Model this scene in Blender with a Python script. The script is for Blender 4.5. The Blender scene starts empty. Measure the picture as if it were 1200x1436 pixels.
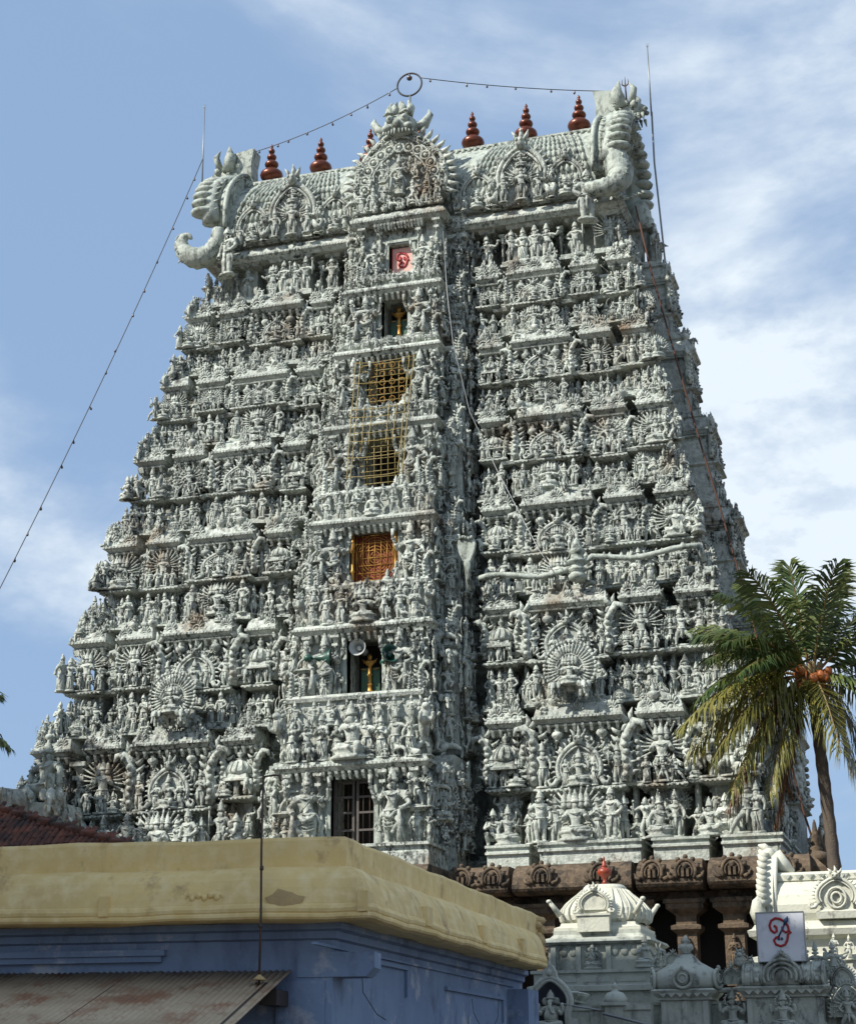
import bpy, math, random
from math import sin, cos, pi, radians, sqrt, atan2
from mathutils import Vector, Matrix

# ------------------------------------------------------------------ camera, sky, sun, exposure
scn = bpy.context.scene
COL = scn.collection
def _camera():
    yaw, pitch, roll = -0.298, 0.315, -0.007
    fwd = Vector((sin(yaw) * cos(pitch), cos(yaw) * cos(pitch), sin(pitch)))
    r = Vector((cos(yaw), -sin(yaw), 0)); u = r.cross(fwd)
    c, s = cos(roll), sin(roll)
    r2 = c * r + s * u; u2 = -s * r + c * u
    cd = bpy.data.cameras.new('camera')
    cd.sensor_fit = 'VERTICAL'; cd.sensor_height = 36; cd.sensor_width = 36
    cd.lens = 36 * 2455 / 1436
    cd.clip_start = 0.1; cd.clip_end = 6000
    o = bpy.data.objects.new('camera', cd); COL.objects.link(o)
    m = Matrix((r2, u2, -fwd)).transposed().to_4x4()
    m.translation = Vector((16.858, -54.38, 1.6))
    o.matrix_world = m
    scn.camera = o
_camera()
SUN_AZ = radians(46)      # measured from the tower front (-Y) towards -X
SUN_EL = radians(42)
def _light():
    to = Vector((-sin(SUN_AZ) * cos(SUN_EL), -cos(SUN_AZ) * cos(SUN_EL), sin(SUN_EL)))
    ld = bpy.data.lights.new('sun', 'SUN'); ld.energy = 5.0; ld.angle = radians(0.55); ld.color = (1.0, 0.955, 0.86)
    o = bpy.data.objects.new('sun', ld); COL.objects.link(o)
    o.rotation_euler = (-to).to_track_quat('-Z', 'Y').to_euler()
    o.location = to * 120
    w = bpy.data.worlds.new('World'); scn.world = w; w.use_nodes = True
    nt = w.node_tree; N = nt.nodes; L = nt.links; N.clear()
    out = N.new('ShaderNodeOutputWorld'); bg = N.new('ShaderNodeBackground'); bg.inputs[1].default_value = 0.060
    sky = N.new('ShaderNodeTexSky'); sky.sky_type = 'NISHITA'; sky.sun_disc = False
    sky.sun_elevation = SUN_EL
    sky.sun_rotation = atan2(to.x, to.y)
    sky.altitude = 0; sky.air_density = 1.0; sky.dust_density = 1.2; sky.ozone_density = 1.6
    tc = N.new('ShaderNodeTexCoord')
    mp = N.new('ShaderNodeMapping'); mp.inputs['Scale'].default_value = (1.0, 1.0, 1.9); mp.inputs['Location'].default_value = SKY_OFF
    L.new(tc.outputs['Generated'], mp.inputs[0])
    n1 = N.new('ShaderNodeTexNoise'); n1.inputs['Scale'].default_value = 2.6; n1.inputs['Detail'].default_value = 9; n1.inputs['Roughness'].default_value = 0.56
    n1.inputs['Distortion'].default_value = 0.35
    L.new(mp.outputs[0], n1.inputs['Vector'])
    n2 = N.new('ShaderNodeTexNoise'); n2.inputs['Scale'].default_value = 1.3; n2.inputs['Detail'].default_value = 6; n2.inputs['Roughness'].default_value = 0.5
    L.new(mp.outputs[0], n2.inputs['Vector'])
    r1 = N.new('ShaderNodeValToRGB'); r1.color_ramp.elements[0].position = 0.42; r1.color_ramp.elements[1].position = 0.72
    r1.color_ramp.interpolation = 'EASE'
    L.new(n1.outputs[0], r1.inputs[0])
    r2 = N.new('ShaderNodeValToRGB'); r2.color_ramp.elements[0].position = 0.31; r2.color_ramp.elements[1].position = 0.58
    L.new(n2.outputs[0], r2.inputs[0])
    n3 = N.new('ShaderNodeTexNoise'); n3.inputs['Scale'].default_value = 11; n3.inputs['Detail'].default_value = 6; n3.inputs['Roughness'].default_value = 0.6
    L.new(mp.outputs[0], n3.inputs['Vector'])
    mr = N.new('ShaderNodeMapRange'); mr.inputs[1].default_value = 0.36; mr.inputs[2].default_value = 0.60; mr.inputs[3].default_value = 0.50; mr.inputs[4].default_value = 1.15
    L.new(n3.outputs[0], mr.inputs[0])
    mu = N.new('ShaderNodeMath'); mu.operation = 'MULTIPLY'
    L.new(r1.outputs[0], mu.inputs[0]); L.new(r2.outputs[0], mu.inputs[1])
    # a thin even veil of high cloud under the heaps
    ve = N.new('ShaderNodeMath'); ve.operation = 'MULTIPLY_ADD'; ve.inputs[1].default_value = 0.74
    L.new(r1.outputs[0], ve.inputs[0]); L.new(mu.outputs[0], ve.inputs[2])
    mt = N.new('ShaderNodeMath'); mt.operation = 'MULTIPLY'; mt.use_clamp = True; L.new(ve.outputs[0], mt.inputs[0]); L.new(mr.outputs[0], mt.inputs[1])
    mx = N.new('ShaderNodeMix'); mx.data_type = 'RGBA'
    L.new(mt.outputs[0], mx.inputs[0])
    m0 = N.new('ShaderNodeMix'); m0.data_type = 'RGBA'; m0.inputs[0].default_value = 0.60
    L.new(sky.outputs[0], m0.inputs[6]); m0.inputs[7].default_value = (5.4, 8.0, 12.2, 1)   # thin even high haze
    L.new(m0.outputs[2], mx.inputs[6]); mx.inputs[7].default_value = (10.6, 11.8, 12.9, 1)
    L.new(mx.outputs[2], bg.inputs[0]); L.new(bg.outputs[0], out.inputs[0])
SKY_OFF = (4.6, 6.1, 1.98)
# unseen tree and house, added outside the frame to shade the view
SHADE_TREES = [(-19.5, -16.5, 21.5, 5.5, 'very tall unseen tree beyond the left palm, added to shade the tower')]
SHADE_HOUSES = [(-4.0, -41.0, 10.0, 20.0, 19.5, 0.0, 'tall unseen plastered house, added on the left to shade the foreground')]
_light()
scn.view_settings.view_transform = 'Standard'; scn.view_settings.look = 'None'
scn.view_settings.exposure = 0.40; scn.view_settings.gamma = 1.0
scn.view_settings.use_curve_mapping = False
scn.render.resolution_x = 855; scn.render.resolution_y = 1024

# ------------------------------------------------------------------ mesh building helpers
RNG = random.Random(11)
LOD = [False]
class MB:
    """collects primitives, then links them as ONE mesh object"""
    def __init__(s): s.v = []; s.f = []; s.sm = []; s.mi = []; s.M = None; s.cm = 0
    def add(s, vs, fs, smooth=False):
        b = len(s.v)
        if s.M is not None: vs = [tuple(s.M @ Vector(p)) for p in vs]
        s.v.extend(vs)
        for f in fs:
            s.f.append(tuple(i + b for i in f)); s.sm.append(smooth); s.mi.append(s.cm)
        return s
    def rects(s, rs, cap=(True, True), smooth=False):
        """loft of horizontal rectangles (x0,x1,y0,y1,z)"""
        vs = []; fs = []
        for (x0, x1, y0, y1, z) in rs: vs += [(x0, y0, z), (x1, y0, z), (x1, y1, z), (x0, y1, z)]
        for i in range(len(rs) - 1):
            a = 4 * i; b = a + 4
            for k in range(4): fs.append((a + k, a + (k + 1) % 4, b + (k + 1) % 4, b + k))
        if cap[0]: fs.append((3, 2, 1, 0))
        if cap[1]: e = 4 * (len(rs) - 1); fs.append((e, e + 1, e + 2, e + 3))
        return s.add(vs, fs, smooth)
    def box(s, x0, x1, y0, y1, z0, z1): return s.rects([(x0, x1, y0, y1, z0), (x0, x1, y0, y1, z1)])
    def tube(s, pts, rad, n=6, cap=True, smooth=True, closed=False, flat=1.0):
        if LOD[0]:
            n = 3
            if len(pts) > 7 and not isinstance(rad, (list, tuple)): pts = pts[::2]
        pts = [Vector(p) for p in pts]; k = len(pts)
        if not isinstance(rad, (list, tuple)): rad = [rad] * k
        vs = []; fs = []; ref = None
        for i, p in enumerate(pts):
            if closed: t = pts[(i + 1) % k] - pts[i - 1]
            else: t = pts[min(i + 1, k - 1)] - pts[max(i - 1, 0)]
            if t.length < 1e-9: t = Vector((0, 0, 1))
            t.normalize()
            if ref is None:
                ref = Vector((0, 1, 0)) if abs(t.y) < .9 else Vector((1, 0, 0))
            a = (ref - t * ref.dot(t))
            if a.length < 1e-6: a = t.orthogonal()
            a.normalize(); b = t.cross(a); ref = a
            for j in range(n):
                th = 2 * pi * j / n
                vs.append(tuple(p + (a * cos(th) * flat + b * sin(th)) * rad[i]))
        m = k if closed else k - 1
        for i in range(m):
            i2 = (i + 1) % k
            for j in range(n):
                j2 = (j + 1) % n
                fs.append((i * n + j, i * n + j2, i2 * n + j2, i2 * n + j))
        if cap and not closed:
            fs.append(tuple(range(n - 1, -1, -1))); fs.append(tuple((k - 1) * n + j for j in range(n)))
        return s.add(vs, fs, smooth)
    def lathe(s, prof, c=(0, 0, 0), n=10, sx=1, sy=1, smooth=True, a0=0.0):
        if LOD[0]: n = 5; prof = prof if len(prof) < 6 else prof[::2] + prof[-1:]
        vs = []; fs = []; k = len(prof)
        for (r, z) in prof:
            for j in range(n):
                th = a0 + 2 * pi * j / n
                vs.append((c[0] + r * sx * cos(th), c[1] + r * sy * sin(th), c[2] + z))
        for i in range(k - 1):
            for j in range(n):
                j2 = (j + 1) % n
                fs.append((i * n + j, i * n + j2, (i + 1) * n + j2, (i + 1) * n + j))
        fs.append(tuple(range(n - 1, -1, -1))); fs.append(tuple((k - 1) * n + j for j in range(n)))
        return s.add(vs, fs, smooth)
    def ell(s, c, r, nu=8, nv=5, smooth=True):
        if LOD[0]: nu, nv = 4, 3
        if not isinstance(r, (tuple, list)): r = (r, r, r)
        vs = [(c[0], c[1], c[2] - r[2])]; fs = []
        for i in range(1, nv):
            ph = -pi / 2 + pi * i / nv
            for j in range(nu):
                th = 2 * pi * j / nu
                vs.append((c[0] + r[0] * cos(ph) * cos(th), c[1] + r[1] * cos(ph) * sin(th), c[2] + r[2] * sin(ph)))
        vs.append((c[0], c[1], c[2] + r[2])); T = len(vs) - 1
        for j in range(nu):
            j2 = (j + 1) % nu
            fs.append((0, 1 + j2, 1 + j)); fs.append((T, T - nu + j, T - nu + j2))
            for i in range(nv - 2):
                a = 1 + i * nu
                fs.append((a + j, a + j2, a + nu + j2, a + nu + j))
        return s.add(vs, fs, smooth)
    def plate(s, poly, y0, y1, smooth=False):
        """polygon in XZ, given counter-clockwise seen from -Y, from y0 (front) back to y1"""
        n = len(poly)
        vs = [(x, y0, z) for x, z in poly] + [(x, y1, z) for x, z in poly]
        fs = [tuple(range(n)), tuple(range(2 * n - 1, n - 1, -1))]
        for i in range(n):
            j = (i + 1) % n
            fs.append((i, i + n, j + n, j))
        return s.add(vs, fs, smooth)
    def join(s, o, M=None):
        b = len(s.v)
        if M is None: s.v.extend(o.v)
        else: s.v.extend([tuple(M @ Vector(p)) for p in o.v])
        for f in o.f: s.f.append(tuple(i + b for i in f))
        s.sm.extend(o.sm); s.mi.extend(o.mi)
        return s
    def mesh(s, name, mats):
        me = bpy.data.meshes.new(name); me.from_pydata(s.v, [], s.f)
        me.polygons.foreach_set('use_smooth', s.sm)
        if not isinstance(mats, (list, tuple)): mats = [mats]
        for m in mats: me.materials.append(m)
        if len(mats) > 1: me.polygons.foreach_set('material_index', s.mi)
        me.update(); return me
    def build(s, name, mats, parent=None, **kw): return place(name, s.mesh(name, mats), parent, **kw)
def place(name, me, parent=None, loc=None, rz=0.0, scale=None, rot=None, label=None, cat=None, group=None, kind=None):
    o = bpy.data.objects.new(name, me); COL.objects.link(o)
    if parent is not None: o.parent = parent
    if loc is not None: o.location = loc
    if rot is not None: o.rotation_euler = rot
    elif rz: o.rotation_euler = (0, 0, rz)
    if scale is not None: o.scale = scale if isinstance(scale, (tuple, list)) else (scale,) * 3
    tag(o, label, cat, group, kind); return o
def tag(o, label=None, cat=None, group=None, kind=None):
    if label: o['label'] = label
    if cat: o['category'] = cat
    if group: o['group'] = group
    if kind: o['kind'] = kind
    return o
def empty(name, loc=(0, 0, 0), rz=0.0, label=None, cat=None, group=None):
    o = bpy.data.objects.new(name, None); COL.objects.link(o); o.location = loc; o.rotation_euler = (0, 0, rz)
    o.empty_display_size = 0.3
    return tag(o, label, cat, group)
def rz(a): return Matrix.Rotation(a, 4, 'Z')
def trs(loc, a=0.0, sc=1.0): return Matrix.Translation(loc) @ rz(a) @ Matrix.Scale(sc, 4)
def lerp(a, b, t): return a + (b - a) * t
def arc(cx, cz, r, a0, a1, n, y=0.0, rzk=1.0):
    return [(cx + r * cos(lerp(a0, a1, i / (n - 1))), y, cz + rzk * r * sin(lerp(a0, a1, i / (n - 1)))) for i in range(n)]

# ------------------------------------------------------------------ materials
def mat(name, col, rough=0.8, metal=0.0, var=None, vscale=1.5, grime=None, gscale=0.8, gpos=(0.52, 0.68), bump=0.0, bscale=30.0, spots=None, stretch=(1, 1, 1), bdist=0.02, fine=None, coords='world', randv=0.0, mildew=None):
    m = bpy.data.materials.new(name); m.use_nodes = True
    nt = m.node_tree; N = nt.nodes; L = nt.links
    b = N['Principled BSDF']; b.inputs['Roughness'].default_value = rough; b.inputs['Metallic'].default_value = metal
    b.inputs['Base Color'].default_value = (*col, 1)
    if coords == 'world':
        g = N.new('ShaderNodeNewGeometry'); vec = g.outputs['Position']
    else:
        g = N.new('ShaderNodeTexCoord'); vec = g.outputs['Object']
    def noise(scale, detail=4, st=None, rough=0.55, off=(0, 0, 0)):
        mp = N.new('ShaderNodeMapping'); mp.inputs['Scale'].default_value = st or (1, 1, 1); mp.inputs['Location'].default_value = off
        L.new(vec, mp.inputs[0])
        n = N.new('ShaderNodeTexNoise'); n.inputs['Scale'].default_value = scale; n.inputs['Detail'].default_value = detail; n.inputs['Roughness'].default_value = rough
        L.new(mp.outputs[0], n.inputs['Vector']); return n.outputs[0]
    def ramp(x, p0, p1):
        r = N.new('ShaderNodeMapRange'); r.inputs[1].default_value = p0; r.inputs[2].default_value = p1; r.clamp = True
        L.new(x, r.inputs[0]); return r.outputs[0]
    cur = None
    def mix(fac, c):
        nonlocal cur
        x = N.new('ShaderNodeMix'); x.data_type = 'RGBA'; L.new(fac, x.inputs[0])
        if cur is None: x.inputs[6].default_value = (*col, 1)
        else: L.new(cur, x.inputs[6])
        x.inputs[7].default_value = (*c, 1); cur = x.outputs[2]
    if var: mix(ramp(noise(vscale, 5), 0.35, 0.68), var)
    if fine: mix(ramp(noise(fine[1], 3, off=(5, 2, 8)), 0.45, 0.7), fine[0])
    if spots: mix(ramp(noise(spots[1], 6, off=(31, 7, 3), rough=0.65), spots[2], spots[3]), spots[0])
    if grime: mix(ramp(noise(gscale, 7, st=stretch, off=(3, 11, 17), rough=0.68), *gpos), grime)
    if mildew:   # black growth, thick in some patches and missing in others
        c_, sc_, lo, hi = mildew
        f1 = ramp(noise(sc_, 6, st=(1, 1, .6), off=(8, 21, 5), rough=0.7), lo, hi); f2 = ramp(noise(.55, 4, off=(2, 9, 40)), .36, .62)
        m_ = N.new('ShaderNodeMath'); m_.operation = 'MULTIPLY'; L.new(f1, m_.inputs[0]); L.new(f2, m_.inputs[1]); mix(m_.outputs[0], c_)
    if randv:
        oi = N.new('ShaderNodeObjectInfo'); hs = N.new('ShaderNodeHueSaturation')
        mr = N.new('ShaderNodeMapRange'); mr.inputs[3].default_value = 1 - randv; mr.inputs[4].default_value = 1 + randv
        L.new(oi.outputs['Random'], mr.inputs[0]); L.new(mr.outputs[0], hs.inputs['Value'])
        if cur is None: hs.inputs['Color'].default_value = (*col, 1)
        else: L.new(cur, hs.inputs['Color'])
        cur = hs.outputs[0]
    if cur is not None: L.new(cur, b.inputs['Base Color'])
    if bump:
        bp = N.new('ShaderNodeBump'); bp.inputs['Strength'].default_value = bump; bp.inputs['Distance'].default_value = bdist
        L.new(noise(bscale, 4), bp.inputs['Height']); L.new(bp.outputs[0], b.inputs['Normal'])
    return m
M_STONE = mat('painted_stone', (0.42, 0.452, 0.405), 0.75, mildew=((0.020, 0.024, 0.022), 7.5, 0.485, 0.58), var=(0.32, 0.352, 0.315), vscale=1.1, fine=((0.54, 0.56, 0.505), 7),
              spots=((0.19, 0.135, 0.085), 0.42, 0.55, 0.70), grime=(0.055, 0.06, 0.055), gscale=3.0, gpos=(0.57, 0.68), stretch=(1, 1, .22), bump=0.6, bscale=16, bdist=0.05, randv=0.16)
M_WALL = mat('recess_wall_stone', (0.30, 0.33, 0.28), 0.85, mildew=((0.02, 0.022, 0.02), 5, 0.42, 0.56), var=(0.19, 0.22, 0.19), vscale=1.4, spots=((0.14, 0.10, 0.065), 0.5, 0.58, 0.72),
             grime=(0.05, 0.055, 0.05), gscale=1.6, gpos=(0.46, 0.64), stretch=(1, 1, .35), bump=0.9, bscale=9, bdist=0.09)  # storey cores: darker and more mottled than the carved stone
M_SMOOTH = mat('pale_plaster', (0.42, 0.455, 0.40), 0.7, mildew=((0.035, 0.04, 0.035), 6, 0.50, 0.62), var=(0.33, 0.37, 0.33), vscale=1.3, grime=(0.09, 0.10, 0.08), gscale=3.4, gpos=(0.50, 0.68), stretch=(1, 1, .4), bump=0.45, bscale=14, bdist=.04)
M_GRANITE = mat('brown_granite', (0.115, 0.08, 0.05), 0.85, mildew=((0.02, 0.016, 0.012), 4, 0.46, 0.60), var=(0.08, 0.056, 0.036), vscale=1.2, grime=(0.03, 0.022, 0.016), gscale=1.5, gpos=(0.52, 0.68), fine=((0.15, 0.108, 0.068), 9), bump=0.6, bscale=14, bdist=0.05)
M_DARK = mat('shade_and_crack_black', (0.018, 0.015, 0.013), 0.9)  # near-black stands in for shade in the openings and hall; also colours the cracks
M_COPPER = mat('copper_finial', (0.15, 0.042, 0.020), 0.34, 0.5, var=(0.09, 0.024, 0.013), vscale=3, bump=0.1, bscale=30)
M_GOLD = mat('gilt_metal', (0.42, 0.235, 0.045), 0.45, 0.45, var=(0.26, 0.12, 0.02), vscale=6)
M_YBAR = mat('yellow_painted_bars', (0.34, 0.26, 0.085), 0.55, var=(0.25, 0.19, 0.06), vscale=4)
M_REDSILK = mat('red_board', (0.25, 0.035, 0.012), 0.7, var=(0.15, 0.02, 0.01), vscale=5)
M_PINK = mat('pink_panel', (0.72, 0.40, 0.34), 0.7, mildew=((0.35, 0.18, 0.15), 6, .5, .7))
M_RED = mat('red_paint', (0.30, 0.010, 0.013), 0.6)
M_BLUE = mat('blue_paint', (0.015, 0.045, 0.12), 0.5)
M_GREENP = mat('green_panel', (0.02, 0.07, 0.035), 0.5)
M_WHITE = mat('white_paint', (0.74, 0.74, 0.70), 0.55, var=(0.66, 0.66, 0.63), vscale=3)
M_IRON = mat('dark_iron', (0.05, 0.045, 0.04), 0.6, 0.3, var=(0.1, 0.05, 0.03), vscale=9)
M_GALV = mat('galvanised_pipe', (0.22, 0.23, 0.23), 0.45, 0.6)
M_WOOD = mat('dark_wood', (0.05, 0.038, 0.03), 0.6, var=(0.03, 0.022, 0.02), vscale=6)
M_CABLE = mat('dark_cable', (0.03, 0.03, 0.032), 0.6)
M_HORNW = mat('pale_speaker_horn', (0.40, 0.42, 0.41), 0.5)
M_HORNG = mat('green_speaker_horn', (0.02, 0.075, 0.055), 0.4)
M_BULB = mat('glass_bulb', (0.07, 0.05, 0.05), 0.2)
M_WSTONE = mat('whitewashed_shrine', (0.52, 0.52, 0.44), 0.75, mildew=((0.12, 0.12, 0.10), 4, 0.56, 0.70), var=(0.52, 0.52, 0.43), vscale=1.6, grime=(0.22, 0.22, 0.19), gscale=1.8, gpos=(0.60, 0.76), stretch=(1, 1, .4), bump=0.35, bscale=18, bdist=.03)
M_GSTONE = mat('grey_green_shrine', (0.42, 0.44, 0.38), 0.8, mildew=((0.06, 0.065, 0.06), 4, 0.52, 0.66), var=(0.32, 0.34, 0.30), vscale=1.6, grime=(0.09, 0.095, 0.08), gscale=1.8, gpos=(0.55, 0.72), stretch=(1, 1, .4), bump=0.4, bscale=18, bdist=.03)
M_YELLOW = mat('yellow_ochre_plaster', (0.76, 0.565, 0.24), 0.85, mildew=((0.26, 0.19, 0.09), 3.2, 0.58, 0.74), var=(0.63, 0.47, 0.21), vscale=0.9, spots=((0.40, 0.27, 0.13), 1.3, 0.60, 0.70), grime=(0.30, 0.20, 0.09), gscale=1.1, gpos=(0.57, 0.78), stretch=(1, 1, .3), bump=0.35, bscale=12, bdist=.02, fine=((0.79, 0.63, 0.33), 5))
M_BLUEW = mat('blue_limewash', (0.20, 0.27, 0.39), 0.9, mildew=((0.07, 0.085, 0.13), 2.6, 0.52, 0.70), var=(0.15, 0.205, 0.32), vscale=0.9, spots=((0.33, 0.36, 0.43), 1.6, 0.57, 0.64), grime=(0.06, 0.07, 0.13), gscale=0.9, gpos=(0.56, 0.80), stretch=(1, 1, .3), bump=0.35, bscale=14, bdist=.02)
M_SHEET = mat('corrugated_sheet', (0.47, 0.37, 0.25), 0.65, var=(0.37, 0.28, 0.18), vscale=2, spots=((0.27, 0.13, 0.07), 1.7, 0.50, 0.65), grime=(0.17, 0.10, 0.06), gscale=3, gpos=(0.58, 0.75), bump=0.2, bscale=40)
M_TILE = mat('clay_roof_tile', (0.20, 0.062, 0.03), 0.85, var=(0.10, 0.035, 0.022), vscale=1.7, grime=(0.02, 0.015, 0.013), gscale=2.2, gpos=(0.44, 0.62), bump=0.3, bscale=25, randv=0.3)
M_GROUND = mat('sandy_earth', (0.15, 0.12, 0.09), 0.95, var=(0.11, 0.095, 0.07), vscale=0.4, bump=0.4, bscale=6)
# ------------------------------------------------------------------ carved figures (one unit tall, facing -Y, feet at z = 0)
def skin(joints, edges, root, sub=1):
    if LOD[0]: sub = 0; joints = {k: (v[0], v[1], v[2], v[3] * .86) for k, v in joints.items()}
    """one continuous body grown over a skeleton"""
    names = list(joints); idx = {n: i for i, n in enumerate(names)}
    me = bpy.data.meshes.new('skeleton')
    me.from_pydata([joints[n][:3] for n in names], [(idx[a], idx[b]) for a, b in edges], [])
    o = bpy.data.objects.new('skeleton', me); COL.objects.link(o)
    md = o.modifiers.new('s', 'SKIN'); md.use_smooth_shade = True
    sv = me.skin_vertices[0].data
    for n in names:
        r = joints[n][3]; sv[idx[n]].radius = (r, r) if not isinstance(r, tuple) else r
        sv[idx[n]].use_root = (n == root)
    if sub:
        sd = o.modifiers.new('d', 'SUBSURF'); sd.levels = sub; sd.render_levels = sub
    dg = bpy.context.evaluated_depsgraph_get(); ev = o.evaluated_get(dg)
    m2 = bpy.data.meshes.new_from_object(ev)
    b = MB(); b.add([tuple(v.co) for v in m2.vertices], [tuple(p.vertices) for p in m2.polygons], True)
    bpy.data.objects.remove(o); bpy.data.meshes.remove(me); bpy.data.meshes.remove(m2)
    return b
def arms_of(J, E, arms, k=1.0):
    for i, (sd, el, ha) in enumerate(arms):
        if (sd, 'sh') not in J:
            J[(sd, 'sh')] = (J['chest'][0] + sd * .125, J['chest'][1], J['chest'][2] + .045, .048 * k); E.append(('chest', (sd, 'sh')))
        a = ('el', i); h = ('ha', i)
        J[a] = (*el, .036 * k); J[h] = (*ha, .030 * k); E += [((sd, 'sh'), a), (a, h)]
CROWN = [(.062, 0), (.075, .02), (.070, .05), (.056, .06), (.066, .09), (.050, .10), (.054, .13), (.036, .15), (.038, .175), (.015, .20), (.02, .22), (.002, .245)]
def human(hip=0.0, arms=(), legs=None, k=1.12, crown=1.0, skirt=False, seat=None, belly=1.0, bust=False, sub=1, lean=0.0, heads=1, n=8, face=False, halo=0.0, ears=True, base=.05):
    """hip: sideways sway; arms: (side, elbow, hand); legs: (side, knee, ankle); seat: height of the pelvis when sitting"""
    pz = .49 if seat is None else seat
    dz = pz - .49
    J = {'pel': (hip, 0, pz, .085 * k), 'waist': (hip * .5, 0.0, pz + .12, .066 * k * belly), 'chest': (lean, 0.012, pz + .245, .092 * k),
         'neck': (lean * 1.3, 0.005, pz + .325, .040 * k), 'head': (lean * 1.5, -.012, pz + .405, .058 * k), 'top': (lean * 1.5, -.008, pz + .455, .050 * k)}
    E = [('pel', 'waist'), ('waist', 'chest'), ('chest', 'neck'), ('neck', 'head'), ('head', 'top')]
    arms_of(J, E, arms, k)
    if legs is None: legs = [(-1, (-.075 + hip * .4, -.01, .26), (-.07, 0, .045)), (1, (.075 + hip * .4, -.01, .26), (.07, 0, .045))]
    for i, (sd, kn, an) in enumerate(legs):
        hp = ('hp', i); J[hp] = (hip + sd * .062, 0, pz - .035, .066 * k); J[('kn', i)] = (*kn, .050 * k); J[('an', i)] = (*an, .036 * k)
        J[('to', i)] = (an[0] + sd * .015, an[1] - .075, max(an[2] - .02, .02), .028 * k)
        E += [('pel', hp), (hp, ('kn', i)), (('kn', i), ('an', i)), (('an', i), ('to', i))]
    b = skin(J, E, 'pel', sub)
    hx, hy, hz = J['head'][:3]
    if crown:
        b.lathe([(r * k, z * crown) for r, z in CROWN], (hx, hy + .008, hz + .035), n)
    else:
        b.ell((hx, hy + .03, hz + .03), (.066 * k, .06 * k, .062 * k), 8, 5); b.ell((hx, hy + .04, hz + .09), .035 * k, 6, 4)
    for h in range(1, heads):
        sd = -1 if h % 2 else 1; q = (h + 1) // 2
        b.ell((hx + sd * q * .088, hy + .012 * q, hz + .005), (.05 * k, .05 * k, .062 * k), 7, 5)
        b.lathe([(r * k * .8, z * crown * .85) for r, z in CROWN], (hx + sd * q * .088, hy + .02 * q, hz + .04), 6)
    if ears:
        for sd in (-1, 1): b.ell((hx + sd * .068 * k, hy + .01, hz - .025), (.02, .018, .034), 5, 4)
    cx, cy, cz = J['chest'][:3]
    b.tube([(cx + .088 * k * cos(t), cy - .01 - .082 * k * sin(t) * .95, cz + .055 - .055 * max(0, sin(t))) for t in [2 * pi * i / 12 for i in range(12)]], .013, 4, closed=True)
    b.tube([(hip + .093 * k * cos(t), -.093 * k * sin(t), pz + .035 - .02 * sin(t)) for t in [2 * pi * i / 12 for i in range(12)]], .019, 4, closed=True)
    if bust:
        for sd in (-1, 1): b.ell((cx + sd * .047, cy - .078 * k, cz + .0), (.042, .036, .042), 7, 5)
    if skirt:
        b.lathe([(.10 * k, pz + .02), (.115 * k, pz - .06), (.105 * k, pz - .2), (.115 * k, pz - .36), (.135 * k, .05), (.12 * k, .035)], (hip * .5, .012, 0), n + 2, 1.15, .72)
        for t in (-.06, 0, .06): b.tube([(hip * .6 + t * .3, -.085 * k, pz - .02), (hip * .5 + t, -.10 * k, pz - .25), (hip * .4 + t * 1.3, -.098 * k, .05)], .014, 4)
    elif seat is None:
        b.tube([(hip, -.085 * k, pz), (hip * .8, -.075, pz - .16), (hip * .6, -.06, pz - .27)], [.035, .03, .018], 5)
        for sd in (-1, 1): b.tube([(hip + sd * .09, -.02, pz + .02), (hip + sd * .15, -.02, pz - .1), (hip + sd * .13, -.01, pz - .24)], [.02, .024, .012], 5)
    if face:
        for sd in (-1, 1):
            b.ell((hx + sd * .024 * k, hy - .057 * k, hz + .012), (.014, .008, .009), 6, 4)
            b.tube([(hx + sd * .008, hy - .066 * k, hz + .026), (hx + sd * .04, hy - .055 * k, hz + .027)], .006, 4)
        b.tube([(hx, hy - .06 * k, hz + .022), (hx, hy - .078 * k, hz - .012)], [.007, .015], 5)
        b.tube([(hx - .026, hy - .058 * k, hz - .03), (hx, hy - .066 * k, hz - .033), (hx + .026, hy - .058 * k, hz - .03)], .008, 4)
        for i in range(len(arms)):
            e = Vector(J[('el', i)][:3]); h = Vector(J[('ha', i)][:3]); d = (h - e).normalized()
            s_ = Vector(J[(arms[i][0], 'sh')][:3]); u = (e - s_).normalized()
            q = d.orthogonal().normalized(); q2 = d.cross(q)
            for t_, rr in ((.82, .034), (.9, .032)): # bracelets
                p = e.lerp(h, t_); b.tube([tuple(p + (q * cos(a) + q2 * sin(a)) * rr * k) for a in [2 * pi * j / 8 for j in range(8)]], .009, 4, closed=True)
            q = u.orthogonal().normalized(); q2 = u.cross(q); p = s_.lerp(e, .55)
            b.tube([tuple(p + (q * cos(a) + q2 * sin(a)) * .042 * k) for a in [2 * pi * j / 8 for j in range(8)]], .011, 4, closed=True)
            for f in range(4): # fingers, unequal and curled
                a = (f - 1.5) * .28; w = q * sin(a) + q2 * .25
                p0 = h + d * .012 + q * (f - 1.5) * .011; L = (.040, .048, .046, .036)[f]
                b.tube([tuple(p0), tuple(p0 + d * L * .6 + w * .006), tuple(p0 + d * L * .85 + q2 * .018)], [.0085, .008, .006], 4)
            b.tube([tuple(h + q * .02), tuple(h + q * .042 + d * .02), tuple(h + q * .046 + d * .038 + q2 * .01)], [.0095, .009, .006], 4)
    if halo:
        b.tube([(hx + halo * cos(t), hy + .05, hz + .02 + halo * sin(t)) for t in [2 * pi * i / 14 for i in range(14)]], .018, 4, closed=True)
        for i in range(11):
            t = -.5 + (pi + 1) * i / 10
            b.tube([(hx + halo * cos(t), hy + .05, hz + .02 + halo * sin(t)), (hx + halo * 1.25 * cos(t), hy + .055, hz + .02 + halo * 1.25 * sin(t))], [.03, .008], 4)
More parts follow.
